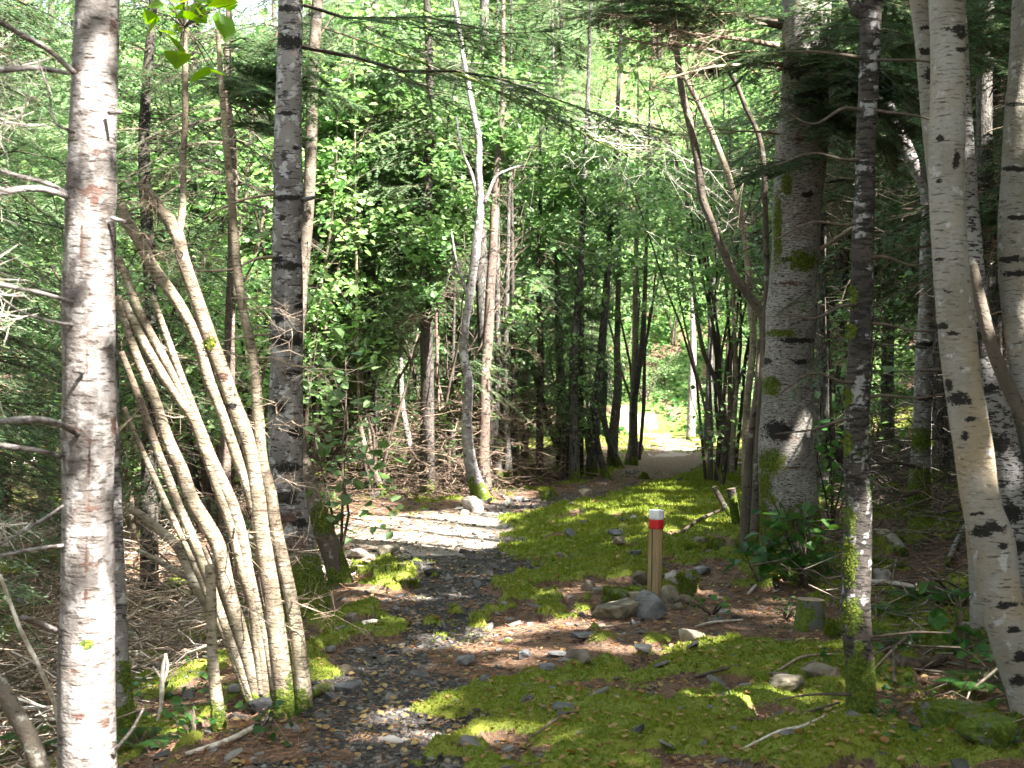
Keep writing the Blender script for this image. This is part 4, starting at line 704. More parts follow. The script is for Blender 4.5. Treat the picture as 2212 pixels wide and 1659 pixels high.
# cut hazel stubs, mossy stump, coppice stool
def stub(u,v,wd,ht,mat,label,lean=0.,name='cut_stub'):
    g=ground(u,v); d=g[1]; r=wd/2/F*d; h=ht/F*d; root=empty(name,g,label,'stump'); P=np.array([[0,0,-.08],[0,0,0],[lean*h*.5,0,h*.5],[lean*h,0,h]]); V,fs=trunk_mesh(P,[r*1.2,r*1.1,r,r*.95],20,.012,.12,int(u),.1)
    mk('stump_wood',V,fs[:2],mat,root,smooth=True); k=V[-20:]; k=np.concatenate([k*[1,1,1]+[0,0,.001],[k.mean(0)+[0,0,.006]]]); f=np.array([[i,(i+1)%20,20] for i in range(20)]); mk('cut_face',k,[f],CUT,root); return root
CUT=plain('cut_wood',(.34,.26,.17),(.20,.15,.10),30,.002)
for u,v,wd,ht,lb in [(778,1246,18,24,'low cut stub at the left end of the row of sawn hazel stubs'),(811,1250,14,28,'thin cut stub, second from the left in the row of sawn stubs'),(838,1250,12,30,'thinnest cut stub with splintered top, third in the row'),(868,1246,20,28,'thickest cut stub at the right end of the sawn row')]: stub(u,v,wd,ht,B_HAZD,lb)
for u,v,wd,ht,ln,lb in [(1592,1140,20,84,-.15,'broad dark stem of the coppice stool, cut off flat'),(1604,1142,14,70,.05,'short dark stem between its thicker neighbours in the coppice stool'),(1618,1144,18,110,.05,'rough dark stem at the right of the coppice stool'),(1584,1128,12,76,-.55,'dark cut stem leaning left out of the coppice stool')]: stub(u,v,wd,ht,B_BLK if ht>80 else B_HAZD,lb,ln,'coppice_stub')
r_=stub(1748,1362,62,66,ROCKM,'moss-wrapped old stump with a hollow, left of the black trunk',.05,'mossy_stump')
# logs and sticks
def stick(pts,mat,label,name='fallen_stick',seg=10,lift=.4,cat='stick',forks=()):
    G=[ground(u,v) for u,v,w_ in pts]; R=[w_/2/F*g[1] for g,(u,v,w_) in zip(G,pts)]; P=[np.array([g[0],g[1],float(gfine(g[0],g[1]))+r*(.6)+lf]) for g,r,lf in zip(G,R,[lift*.03]*len(G))]
    base=P[0].copy(); V,fs=trunk_mesh(np.array(P)-base,R,seg,.02,.12,int(pts[0][0]),.08); o=mk(name,V,fs,mat,None,tuple(base),smooth=True); return tag(o,label,cat)
for pts,mat,lb,nm,cat in [
 ([(583,1565,15),(620,1538,17),(665,1512,18),(711,1488,17)],B_RED,'reddish brown log lying beside the hazel foot at the trail edge','fallen_log','log'),
 ([(401,1640,9),(470,1622,11),(540,1590,12),(583,1566,12)],DEADP,'pale stripped branch lying in the sunny moss at lower left','fallen_branch','branch'),
 ([(1890,1156,20),(1920,1176,21),(1952,1200,24)],B_BIR,'short white birch log right of the black trunk','fallen_log','log'),
 ([(1880,1216,14),(1915,1228,16),(1950,1236,15)],B_HAZD,'grey log just below the white birch log','fallen_log','log'),
 ([(1882,1272,9),(1925,1272,10),(1960,1272,10),(1985,1288,11),(2012,1304,10)],DEADP,'pale crooked stick lying right of the black trunk','fallen_stick','stick'),
 ([(1940,1476,30),(1975,1458,28),(2010,1436,24),(2040,1420,20)],TWIGD,'rotten dark log in the hollow between black trunk and birches','rotten_log','log'),
 ([(1609,1638,4),(1680,1628,6),(1730,1608,7),(1782,1592,6)],DEADP,'grey twiggy stick on the moss at the bottom right','fallen_stick','stick'),
 ([(1600,1570,4),(1680,1568,6),(1740,1560,6),(1813,1554,5)],TWIGD,'straight thin stick lying left of the black trunk foot','fallen_stick','stick'),
 ([(1606,1494,5),(1690,1462,6),(1740,1448,6),(1800,1446,5)],DEADW,'long thin stick above the tan boulder, pointing at the black trunk','fallen_stick','stick'),
 ([(1503,1358,4),(1540,1350,6),(1605,1342,4)],DEADP,'thin pale stick right of the broad tan stone','fallen_stick','stick'),
 ([(1616,1290,6),(1645,1268,8),(1675,1246,6)],DEADP,'pale stick propped at the foot of the leafy shrub','fallen_stick','stick'),
 ([(2046,1224,11),(2065,1180,13),(2087,1143,13)],B_BIR,'white birch stick standing out of the bank between the fir and front birch','fallen_stick','stick'),
 ([(1243,1379,2.5),(1297,1359,4),(1340,1354,4),(1385,1341,4),(1411,1322,3)],TWIGD,'thin dark curved stick in front of the post stones','fallen_stick','stick'),
 ([(1456,1168,6),(1500,1148,7),(1560,1118,6),(1590,1100,4)],TWIGD,'dark branch lying from the post up towards the coppice stool','fallen_branch','branch'),
 ([(711,1265,3),(770,1240,4),(800,1222,3)],DEADP,'thin pale stick beside the leaning tree foot','fallen_stick','stick'),
 ([(1150,1610,5),(1220,1590,6),(1255,1572,5)],TWIGD,'short dark stick in the big moss patch near the bottom','fallen_stick','stick'),
 ([(1310,1540,4),(1350,1518,5),(1376,1498,4)],TWIGD,'thin dark stick crossing a bare spot in the big moss patch','fallen_stick','stick'),
 ([(1500,1470,6),(1560,1474,7),(1600,1468,6)],TWIGD,'dark decayed stick in the moss left of the tan boulder','fallen_stick','stick'),
 ([(1885,1480,5),(1960,1400,7),(2010,1330,6),(2060,1300,4)],DEADW,'long slanting branch over the ferns right of the black trunk','fallen_branch','branch'),
 ([(1960,1430,5),(1975,1380,7),(1990,1330,6)],DEADP,'short forked stick leaning in the ferny hollow','fallen_stick','stick'),
 ([(1540,1000,4),(1600,1003,5),(1650,1004,3)],DEADP,'thin pale branch lying by the trail beneath the ridged tree','fallen_branch','branch'),
 ([(10,1010,12),(80,1000,14),(150,1010,10)],DEADP,'thick pale dead branch left of the pale fir','fallen_branch','branch')]:
    stick(pts,mat,lb,nm,cat=cat)
def prop(pts,mat,label,name,cat,top_lift=True,seed=0,seg=16,extra=()):
    """branch that rises from the ground at its last point"""
    d=ground(pts[-1][0],pts[-1][1])[1]; P=[W(u,v,d+dd) for u,v,w_,dd in pts]; b=P[-1].copy(); R=[w_/2/F*d for u,v,w_,dd in pts]
    if not extra:
        V,fs=trunk_mesh(np.array(P[::-1])-b,R[::-1],seg,.015,.1,seed); o=mk(name,V,fs,mat,None,tuple(b),smooth=True); return tag(o,label,cat)
    root=empty(name,b,label,cat); V,fs=trunk_mesh(np.array(P[::-1])-b,R[::-1],seg,.015,.1,seed); mk('main_stem',V,fs,mat,root,smooth=True)
    for e in extra: limb(root,b,[W(u,v,d+dd) for u,v,w_,dd in e],[w_/2/F*d for u,v,w_,dd in e],mat,'side_branch',12,seed=seed)
    return root
prop([(280,1098,18,.3),(317,1122,21,.3),(350,1150,21,.25),(383,1182,22,.2),(400,1215,20,.2),(419,1255,24,.15),(445,1300,24,.1),(467,1338,25,.1),(510,1400,24,.05),(540,1455,22,0),(558,1490,22,0)],B_HAZ,'broken barkless snag leaning left across the hazel stems','broken_snag','snag',extra=[[(419,1250,16,.15),(395,1242,15,.2),(365,1225,14,.3),(330,1205,12,.4),(299,1189,9,.5)],[(450,1322,14,-.1),(480,1365,16,-.1),(520,1420,16,-.05),(545,1470,15,0)]])
prop([(0,1243,7,-.6),(25,1310,8,-.5),(40,1350,9,-.5),(62,1395,9,-.4),(80,1430,9,-.4),(100,1475,10,-.3),(115,1512,10,-.2),(127,1560,10,-.1),(130,1640,11,0)],DEADP,'thin white stripped stick leaning left, in front of the pale fir','leaning_stick','stick')
prop([(358,1412,6,0),(352,1440,8,0),(350,1480,11,0),(347,1530,9,0),(335,1580,6,0)],DEADP,'white forked dead stick standing in the moss right of the pale fir','dead_stick','stick',extra=[[(350,1470,6,0),(338,1450,5,0),(330,1440,4,0)],[(350,1480,8,0),(362,1440,7,0),(358,1412,5,0)]])
prop([(310,1290,4,.2),(290,1325,5,.2),(265,1345,5,.1),(262,1400,7,0),(290,1420,6,.1),(270,1450,9,0),(275,1520,8,0)],DEADW,'spiky brown dead branch beside the moss-tufted grey trunk','dead_branch','branch')
# fallen pole across the top of the opening with its fan of bare twigs
root=empty('fallen_pole',W(833,106,15.5),'long thin bare pole slanting down across the upper middle with a fan of twigs','fallen pole'); b=W(833,106,15.5)
limb(root,b,[W(u,v,15.5) for u,v in [(700,60),(833,106),(924,139),(1019,171),(1110,215),(1212,262),(1300,310),(1420,352)]],[.010,.012,.016,.018,.017,.014,.009,.004],B_HAZ,'pole',12)
st=[W(u,v,15.5) for u,v in [(870,120),(924,139),(960,150),(1019,171),(1060,190),(1110,215),(1150,235),(1180,248),(1212,262),(1250,285),(1290,305),(1330,322),(1110,216),(1180,250),(1240,280),(1280,300)]]
A=dead_branches(rg,len(st),0,1,1.0,1.9,.0055,base=np.array(st)-b,az=rg.normal(size=len(st))*.5,sub=9,droop=.55); A.build('twigs',[DEADP],root)
# ------------------------------------------------------------------ tree prototypes
PR={}
def fir_proto(key,H,z0,R,seed,barkm,dead=34,needle=NEED,dens=1.0,dz1=None,thin=.25):
    rng=np.random.default_rng(seed); root=empty('fir_tree',(0,0,0)); K=7; zz=np.linspace(-.3,H,K); P=np.stack([rng.normal(size=K)*.05,rng.normal(size=K)*.05,zz],-1); P[:2,:2]=0
    r0=H*.0085; V,fs=trunk_mesh(P,r0*(1.05-zz/H)+.012,9,.2,.05,seed); mk('trunk',V,fs,barkm,root,smooth=True)
    n=int((H-z0)/.15*3.3*dens); z=z0+(H-z0)*np.linspace(0,.985,n); z=z+rng.normal(size=n)*.05; az=rng.random(n)*6.283; k_=(z<7.2)|(rng.random(n)<thin)|(H<7); z=z[k_]; az=az[k_]; n=len(z); f=(H-z)/(H-z0)
    L=(R*np.minimum(f**.8*1.15,1)+.18)*(.6+.55*rng.random(n)); el=.1+.35*rng.random(n)-.25*f; dr=.22+.25*rng.random(n)
    A=fir_branches(np.stack([0*z,0*z,z],-1),az,L,el,dr,rng,tw=16,sp=.021,ln=.044,wd=.014,twl=.55,wr=.010); A.build('crown',[needle,TWIGD],root)
    if dead: dead_branches(rng,dead,.25,dz1 or max(z0+1.6,2.5),.4,1.15,.009,sub=6).build('dead_branches',[DEADW],root)
    root['H']=H; root['R']=R; PR[key]=root; return root
fir_proto('low',11,1.3,1.35,1,B_DARK,24,NEED); fir_proto('mid',12.5,1.9,1.45,2,B_DARK,44,NEEDL); fir_proto('high',13.5,3.0,1.5,3,B_FIS,60,NEED,.95); fir_proto('dense',13,2.6,1.75,5,B_DARK,70,NEED,1.15,thin=1.); fir_proto('young',5.5,.5,1.0,4,B_DARK,6,NEEDL,1.1)  # dense fir keeps its full top to block the sun
def hazel_proto(key,H,seed,ns=6,nb=15,size=.085,mat=None,spread=.28,q0=.22):
    rng=np.random.default_rng(seed); root=empty('hazel_tree',(0,0,0)); A=Acc(); C=[]; K=8; t=np.linspace(0,1,K)
    for i in range(ns):
        a=i/ns*6.28+rng.normal()*.3; h=np.array([math.cos(a),math.sin(a),0]); l=H*(.7+.35*rng.random()); sp_=spread*(.5+rng.random())
        P=h*(.08+sp_*l*(t**1.5))[:,None]; P[:,2]=l*(t-.12*t**3); P[1:]+=rng.normal(size=(K-1,3))*.05; P[0,2]=-.2
        A.add(*tubes(P[None],(.028*(1.1-t)+.004)[None],6))
        for j in range(nb):
            q=q0+(1-q0)*rng.random(); k=min(int(q*(K-1)),K-2); b=P[k]+(P[k+1]-P[k])*(q*(K-1)-k); a2=rng.random()*6.28; L=(.5+.7*rng.random())*(1.15-q*.5); d=np.array([math.cos(a2),math.sin(a2),.25*rng.normal()+.1])
            K2=5; t2=np.linspace(0,1,K2)[:,None]; Q=b+d*L*t2; Q[:,2]-=.18*L*t2[:,0]**2; Q[1:]+=rng.normal(size=(K2-1,3))*.03; A.add(*tubes(Q[None],(.007*(1.15-t2[:,0]))[None],3))
            m=int(22*L)+5; tq=rng.random(m)**.7; ii=np.clip((tq*(K2-1)).astype(int),0,K2-2); c=Q[ii]+(Q[ii+1]-Q[ii])*((tq*(K2-1)-ii)[:,None]); c=c+rng.normal(size=c.shape)*[.11,.11,.035]; C.append(c)
    A.build('stems',[TWIGD],root,smooth=True); V,f=leaves(np.concatenate(C),size,rng,.72,.12); mk('crown',V,[f],mat or LEAF,root); root['H']=H; root['R']=H*.35; PR[key]=root
hazel_proto('hazel',5.2,11); hazel_proto('hazel_tall',9.0,12,6,34,.10); hazel_proto('hazel_high',8.0,14,5,30,.095,q0=.5,spread=.2); hazel_proto('bush',2.0,13,7,8,.06,LEAF,.45)
LM=[(110,'the pale close fir'),(300,'the hazel clump top'),(500,'the slender reddish fir'),(622,'the tall grey fir'),(775,'the lone thin leaning trunk'),(870,'the mottled leaning trunk'),(1030,'the crooked sunlit tree'),(1136,'the straight dark trunk in the gap'),(1240,'the shaded fissured row'),(1370,'the pale lichened trunk'),(1495,'the brilliant sunlit trunk'),(1616,'the grey sapling'),(1712,'the great mossy fir'),(1860,'the black trunk'),(1995,'the forked grey fir'),(2075,'the scarred front birch'),(2205,'the edge birch')]
ORD=['nearest','second nearest','third nearest','fourth nearest','fifth nearest','sixth nearest','seventh nearest','eighth nearest','ninth nearest','tenth nearest','eleventh nearest','twelfth nearest']
CNT={}; PLACED=[]
sh=unit(S[:2]); TE=S[2]/np.linalg.norm(S[:2])
LC=[[*p.mean(0),0.] for p in LITP[:-1]]
CLR=np.array(LC+[[x,y,.0] for x in (-1.5,0,1.5,3) for y in (6,8.5,11)]+[[x,y,.3] for x in(2.5,4,5.5) for y in (36,40,44,47)]+[[-.6,15.5,0],[-1.5,15.,0],[-.2,17,0],[-2.4,14.5,0]]+[[c[0],c[1],c[2]] for c in TGP])
def blocks(x,y,H,R,y0=-9):
    q=np.array([x,y])-CLR[:,:2]; al=q@sh; pe=np.abs(q[:,0]*sh[1]-q[:,1]*sh[0]); return np.any((al>.3)&(pe<R)&(CLR[:,2]+al*TE<H+.5))
def place(key,x,y,sc=1.,rot=None,label=None,kind=None,grp=None):
    o=copy_tree(PR[key]); z=float(gfine(x,y)); o.location=(x,y,z); o.scale=(sc,)*3; o.rotation_euler=(0,0,random.random()*6.28 if rot is None else rot)
    cat='bush' if key=='bush' else 'tree'; u=CX+x/max(y,.1)*F; PLACED.append((o,key,u,y,sc,x)); o['category']=cat; o['group']=grp or {'low':'low branched firs in the wood','mid':'tall firs in the wood','dense':'dark firs on the right slope','high':'bare stemmed firs in the wood','young':'young firs','hazel':'leafy hazels in the wood','hazel_tall':'leafy hazels in the wood','hazel_high':'leafy hazels in the wood','bush':'green bushes'}[key]
    if label: o['label']=label
    if blocks(x,y,PR[key]['H']*sc,PR[key]['R']*sc+.4): carve(o)
    return o
def carve(o):  # cuts away foliage that would shade the chosen sunlit spots
    x,y=o.location[0],o.location[1]
    if y>34: return
    for c in o.children:
        if not c.name.startswith(('crown','dead_branches')): continue
        me=c.data; V=np.empty(len(me.vertices)*3); me.vertices.foreach_get('co',V); V=V.reshape(-1,3); L=np.empty(len(me.loops),np.int32); me.loops.foreach_get('vertex_index',L)
        n=len(me.polygons); st=np.empty(n,np.int32); tot=np.empty(n,np.int32); mi=np.empty(n,np.int32); me.polygons.foreach_get('loop_start',st); me.polygons.foreach_get('loop_total',tot); me.polygons.foreach_get('material_index',mi)
        a=o.rotation_euler.z; sc_=o.scale[0]; ca,sa=math.cos(a),math.sin(a); C=V[L[st]]*sc_; C=np.stack([C[:,0]*ca-C[:,1]*sa+x,C[:,0]*sa+C[:,1]*ca+y,C[:,2]+o.location[2]],-1); k=keep(C,.74)
        if k.mean()>.985: continue
        Fs=[];M_=[]
        for t in (3,4):
            for m_ in (0,1):
                q=k&(tot==t)&(mi==m_)
                if q.any(): Fs.append(L[st[q][:,None]+np.arange(t)]); M_.append(m_)
        if not Fs: bpy.data.objects.remove(c); continue
        uq,inv=np.unique(np.concatenate([f.ravel() for f in Fs]),return_inverse=True); i=0; G=[]
        for f in Fs: G.append(inv[i:i+f.size].reshape(f.shape)); i+=f.size
        nn=mk('tmp',V[uq],G,list(me.materials),mi=M_); c.data=nn.data; bpy.data.objects.remove(nn)
def okspot(x,y,R,H,key):
    s=x-float(pathx(y))
    if y<47 and abs(s)<R*.55+(1.2 if y<30 else 1.6): return False
    if y<33 and -3.4<x<.5 and 10<y<19.5: return False
    if -1.5<x<1.5 and -4<y<5: return False
    if y<9.5 and abs(x)<.40*max(y,0)+1.6: return False
    if y>=34 and blocks(x,y,H,R*.5): return False
    if 19<y<47 and abs(x-.118*y)<R*.9+.6: return False        # the open line of the trail up to the clearing
    for o,k,u,yy,sc,xx in PLACED:
        if math.hypot(x-xx,y-yy)<(.75 if key in('low','mid','high','dense') else .6): return False
    return True
def fill(n,keys,xr,yr,sc=(.8,1.15),tries=40):
    c=0
    for _ in range(n*tries):
        if c>=n: break
        y=yr[0]+(yr[1]-yr[0])*random.random(); a,b=xr(y); x=a+(b-a)*random.random(); k=random.choice(keys); s_=sc[0]+(sc[1]-sc[0])*random.random()
        if okspot(x,y,PR[k]['R']*s_,PR[k]['H']*s_,k): place(k,x,y,s_); c+=1
    return c
if True:
    for k,x,y,s_ in [('low',-4.1,9.8,.9),('young',-3.5,7.9,.8),('low',-3.3,12.8,.8),('mid',-4.9,12.2,.9),('low',-5.9,14.5,1),('hazel',-3.9,14.8,.9),('mid',-5.0,17,1),('hazel',-3.1,17.0,.8),('low',-4.4,19.5,1),('low',-3.1,20.5,.95),('mid',-2.1,20.8,.95),('mid',-1.2,19.9,.9),('high',-.4,21.4,1),('mid',.45,22.8,.55),('low',1.2,24.6,.55),('low',.9,27,.6),('mid',-1.0,23.5,.7),('hazel_tall',-2.6,23.4,1),('low',-5.6,22.4,1),('mid',-6.6,18.2,1),('mid',-3.9,24.5,1)]:
        place(k,x,y,s_)
    fill(16,['low','mid','mid','hazel_tall'],lambda y:(-.40*y-1,-.1*y-1),(21,31)); fill(8,['mid','low','hazel_tall'],lambda y:(-.2*y,-.09*y),(24,44)); fill(20,['hazel','low','young'],lambda y:(-.10*y,.06*y),(26,46),(.45,.75)); fill(12,['mid','low','hazel_tall'],lambda y:(-.42*y,-.1*y),(31,46),(1,1.3))
    fill(22,['mid','low','hazel_tall','high'],lambda y:(-.40*y,.02*y),(47,70),(1.1,1.5)); fill(10,['hazel','hazel_tall'],lambda y:(-.28*y,-.02*y),(20.5,30),(.8,1.1))
    for x,y,s_ in [(3.6,17.5,.7),(4.3,20.4,.75),(5.2,22.4,.9),(6.2,26,1.)]: place('hazel' if x<4.5 else 'hazel_tall',x,y,s_)
    for x,y,k,s_ in [(3.4,15.5,'high',.9),(4.6,15.2,'high',1.),(4.0,18.6,'high',1),(5.4,13.8,'high',.95),(5.9,17.4,'high',1),(6.8,20,'dense',1),(5.0,21.8,'high',1),(4.4,12.9,'high',.8),(7.6,23,'dense',1.1),(6.0,26.5,'high',1.1),(8.5,18,'high',1),(7.3,15.5,'high',1),(9.6,22,'dense',1.1),(8.4,27,'dense',1.2)]: place(k,x,y,s_)
    fill(20,['high','dense'],lambda y:(.24*y+1.2,.42*y+3),(10,28),(.85,1.1)); fill(30,['dense'],lambda y:(7.5,21),(1,26),(1.0,1.4)); fill(22,['dense'],lambda y:(-16,15),(-15,-3),(1,1.3)); fill(10,['dense'],lambda y:(-15,-6),(-3,9),(.9,1.2))  # the all-dense fills add mostly unseen firs to block sun and sky light
    for x,y,s_ in [(-2.9,19.6,.95),(-1.9,19.9,.8),(-.9,21.6,.7),(.9,23.2,.6),(-3.9,18.2,1),(-4.6,15.8,.9),(-2.2,22.0,.8),(-3.3,16.0,.85)]: place('hazel_tall' if s_>.9 else 'hazel',x,y,s_)
    for x,y,s_ in [(3.7,24,1),(4.4,28.5,1.1),(2.6,29.5,1),(5.0,33,1.2),(1.9,33.5,1.1),(3.0,21.2,.8)]: place('hazel_high',x,y,s_)
    fill(10,['bush','young'],lambda y:(3.0,8),(38,46),(.6,1.)); fill(26,['bush','hazel','young','bush'],lambda y:(-2,12),(47.5,56),(.8,1.2)); fill(22,['hazel_tall','mid','low','hazel'],lambda y:(-4,22),(55,72),(1.1,1.6)); fill(14,['low','mid'],lambda y:(-30,34),(73,90),(1.4,1.9)); fill(26,['low','mid','hazel_tall'],lambda y:(-.4*y,.4*y),(76,100),(1.6,2.2)); fill(10,['hazel','bush','bush'],lambda y:(.19*y,.26*y),(24,40),(.6,.9)); fill(16,['dense','high'],lambda y:(.24*y,.40*y),(27,52),(.9,1.3))
for x,y,k,s_ in [(8.5,1,'dense',1.2),(11,3.5,'dense',1.2),(10,6.5,'dense',1.1),(13,9,'dense',1.2),(9.2,9.6,'dense',1.1),(11.5,12.5,'dense',1.2),(14.5,5,'dense',1.3),(7.8,-2.5,'dense',1.1),(12.5,-.5,'dense',1.3),(15,12.5,'dense',1.3),(14.5,16.5,'dense',1.3),(11.8,16.8,'dense',1.2),(17,9,'dense',1.4),(5.4,-4.5,'dense',1.1)]: place(k,x,y,s_)  # unseen firs added off to the right to darken the wood
for o in [PR[k] for k in PR]:
    for c in list(o.children): bpy.data.objects.remove(c)
    bpy.data.objects.remove(o)
# labels by the landmark each stands next to and how near it is, unseen shade firs included
KW={'hazel_high':('high crowned hazel','hazel_tree'),'dense':('tall dark shade-casting fir','fir_tree'),'low':('dense dark fir','fir_tree'),'mid':('light green fir','fir_tree'),'high':('bare-stemmed fir','fir_tree'),'young':('small young fir','young_fir'),'hazel':('leafy many-stemmed hazel','hazel_tree'),'hazel_tall':('tall leafy hazel','hazel_tree'),'bush':('low green bush','bush')}
bk={}
for rec in PLACED:
    o,key,u,y,sc,x=rec; li=min(range(len(LM)),key=lambda i:abs(LM[i][0]-u)); side='left' if u<LM[li][0] else 'right'; bk.setdefault((key,li,side),[]).append(rec)
for (key,li,side),L in bk.items():
    L.sort(key=lambda r:r[3])
    for i,r in enumerate(L):
        r[0]['label']=f"{KW[key][0]} behind and {side} of {LM[li][1]}"+(f", {ORD[min(i,11)]}" if len(L)>1 else ''); r[0].name=KW[key][1]
# the far hillside wood, one green mass
n=90000; y=85+75*RNG.random(n); x=(RNG.random(n)*2-1)*.5*y; hh=2+11*fbm(np.stack([x,y],-1)*.22,3,66); C=np.stack([x,y,gh(x,y)+hh*(RNG.random(n)**.5)*1.2],-1)
V,f=leaves(C,.55,RNG,.5,.1); stuff(mk('far_wood',V,[f],LEAF))
# ------------------------------------------------------------------ crowns and boughs of the near trees
def inframe(P,m=1.03):
    y=np.maximum(P[:,1],.05); return (P[:,1]>.2)&(np.abs(P[:,0]/y)<.364*m)&(np.abs((P[:,2]-CH)/y)<.273*m)
def crown(root,base,c,rad,n,size,mat,rng,name='crown',nocam=True,clump=None):
    """leafy crown in clumps around c (world), thinned where light falls through"""
    k=clump or int(n/90); cc=unit(rng.normal(size=(k,3)))*rng.random((k,1))**.4*rad+c; P=np.repeat(cc,n//k,0); P=P+rng.normal(size=P.shape)*np.array([.34,.34,.16])*(np.mean(rad)/2.4)
    q=keep(P)
    if nocam: q&=~inframe(P)
    P=P[q]
    if len(P)<20: return
    V,f=leaves(P-base,size,rng,.7,.1); mk(name,V,[f],mat,root)
    K=5; t=np.linspace(0,1,K)[:,None]; T=cc[::2]-base; B0=np.array([[c[0]-base[0],c[1]-base[1],0]]*len(T))*(.6 if np.mean(rad)>1.6 else 1.); B0[:,2]=T[:,2]-.7*np.linalg.norm(T[:,:2]-B0[:,:2],axis=1)-.2; Q=B0[:,None]+(T[:,None]-B0[:,None])*t[None]; Q[:,1:-1]+=rng.normal(size=(len(T),K-2,3))*.12
    V,f=tubes(Q,np.full((len(T),1),.02 if np.mean(rad)>1.6 else .006)*(1.2-t[:,0])[None],4); mk(name.replace('crown','')+'boughs',V,[f],TWIGD,root)
cr=np.random.default_rng(77)
for root,base,c,rad,n in [(t8,b8,(2.6,5.6,7.5),(2.2,2.2,2.6),7000),(t7,b7,(1.7,6.7,6.6),(1.8,1.6,2.2),5000),(t6,b6,(2.6,11.2,9.0),(2.4,2.4,3.2),7000)]:
    crown(root,base,np.array(c),np.array(rad),n,.12,LEAF,cr)
SH=[(4.6,3.2,8),(6.6,1.2,9),(8.6,3.8,9),(6.4,5.6,8.5),(9.4,7.2,9.5),(7.0,9.0,8.5),(10.2,11.0,10),(7.8,12.6,9.5),(11.5,4.0,10.5),(4.2,-.6,8.5),(7.2,-2.4,9.5),(10.4,.2,10),(12.6,8.2,11),(2.0,-3.2,8.5),(5.2,7.6,7.6)]  # unseen birches added so that their crowns shade the ground and trunks
nm=['a leaning','a thick','a slim','a forked','a pale','a tall','a short','a speckled','a bent','a mossy','a grey','a straight','a wide','a young','an old']
for i,(x,y,z) in enumerate(SH):
    b=np.array([x,y,float(gfine(x,y))]); root=empty('birch_tree',b,f"{nm[i][2:].strip()} leafy shade birch added out of view right of the edge birches",'tree','added shade birches out of view on the right')
    P=np.array([[0,0,-.2],[.05,0,1.5],[.1*cr.normal(),.1*cr.normal(),z*.5],[.2*cr.normal(),.2*cr.normal(),z+1-b[2]]]); V,fs=trunk_mesh(P,[.13,.11,.09,.04],14,.1,.04,i); mk('trunk',V,fs,B_BIR,root,smooth=True)
    crown(root,b,np.array([x,y,z]),np.array([2.5,2.5,2.3]),7500,.125,LEAF,cr)
for i,(r,b,dd,pts) in enumerate(FARD):
    if i in (0,1,2,3,7,8,9,12): continue
    zc=cr.uniform(3.2,4.6) if dd<26 else 4
    ut=pts[0][0]; x0=(ut-CX)/F*dd
    crown(r,b,np.array([x0,dd,zc+.6]),np.array([.9,.9,1.9]),2400,.095,LEAF if i%3 else NEEDL,cr,nocam=False,clump=34)
for c_,rd,n_ in [((1600,230),(.9,.7,1.0),700),((1500,60),(.9,.7,.7),500),((1640,420),(.4,.5,.8),260)]: crown(t12,b12,W(c_[0],c_[1],12.6),np.array(rd),n_,.08,LEAF,cr,nocam=False,clump=26)
# left-side crowns above the frame
def pyl(x,y,z,R,H,root,base,rng,n=46,flt=None,mat=NEED,name='crown'):
    zz=z+H*rng.random(n); az=rng.random(n)*6.283; L=R*(1.1-(zz-z)/H)*(.6+.5*rng.random(n)); A=fir_branches(np.stack([0*zz+x,0*zz+y,zz],-1)-base,az,L,.1*rng.normal(size=n),.25+.2*rng.random(n),rng,tw=16,sp=.016,ln=.026,wd=.006,twl=.5,sub=False,filt=flt); A.build(name,[mat,TWIGD],root)
kf=lambda b:(lambda P:keep(P+b))
kfc=lambda b:(lambda P:keep(P+b)&~inframe(P+b))
pyl(b1[0],5.0,4.0,1.4,4,t1,b1,cr,60,kfc(b1)); pyl(b2[0]+.1,b2[1],5.2,1.8,5,t2,b2,cr,80,kf(b2)); pyl(b6[0],b6[1],5.6,2.2,6,t6,b6,cr,90,kfc(b6),name='upper_crown')
pyl(b5a[0],12.5,3.15,1.25,3.5,t5a,b5a,cr,54,kf(b5a)); 
# named boughs with fine needles
def bough(root,base,u,v,d,az,L,el=.0,dr=.2,n=1,mat=NEED,spread=.25,name='needle_bough',seed=0,tw=28,ln=.026,wd=.0048,sp=.0045):
    rng=np.random.default_rng(seed+int(u)); b=np.repeat([W(u,v,d)-base],n,0)+rng.normal(size=(n,3))*[.05,.05,.12]*(n>1)
    A=fir_branches(b,az+rng.normal(size=n)*spread,L*(.75+.4*rng.random(n)),el+rng.normal(size=n)*.12,dr+.1*rng.random(n),rng,tw=tw,sp=sp,ln=ln,wd=wd,K=8,twl=.42,wr=.008,sub=True); A.build(name,[mat,TWIGD],root)
bough(t5a,b5a,500,110,11.0,-.5,.9,.05,.3,5,NEED,.5,seed=1); bough(t5a,b5a,497,190,10.8,-.9,.75,.0,.35,4,NEED,.6,seed=2)
bough(t2,b2,655,70,d2,-.05,2.3,.05,.05,2,NEED,.05,seed=3); bough(t6,b6,1700,15,d6,3.25,2.0,.1,.12,3,NEED,.12,seed=4)
bough(t6,b6,1725,90,10.9,-.9,1.1,.1,.45,3,NEED,.3,seed=5); bough(t6,b6,1760,110,10.6,-.7,1.0,-.1,.5,3,NEED,.4,seed=6); bough(t6,b6,1790,345,10.5,3.7,.75,-.1,.3,1,NEED,.2,seed=7)
bough(t6,b6,1790,10,9.5,-.2,1.2,0,.2,3,NEED,.4,seed=8); bough(t6,b6,1700,60,10.8,-2.4,1.0,.1,.4,2,NEED,.6,seed=11); bough(t6,b6,1730,240,10.7,-1.2,.8,0,.5,4,NEED,.7,seed=12); bough(t6,b6,1690,40,d6,3.6,1.5,.15,.25,2,NEED,.35,seed=13); bough(t6,b6,1780,160,10.6,-.3,.8,0,.5,3,NEED,.5,seed=14)
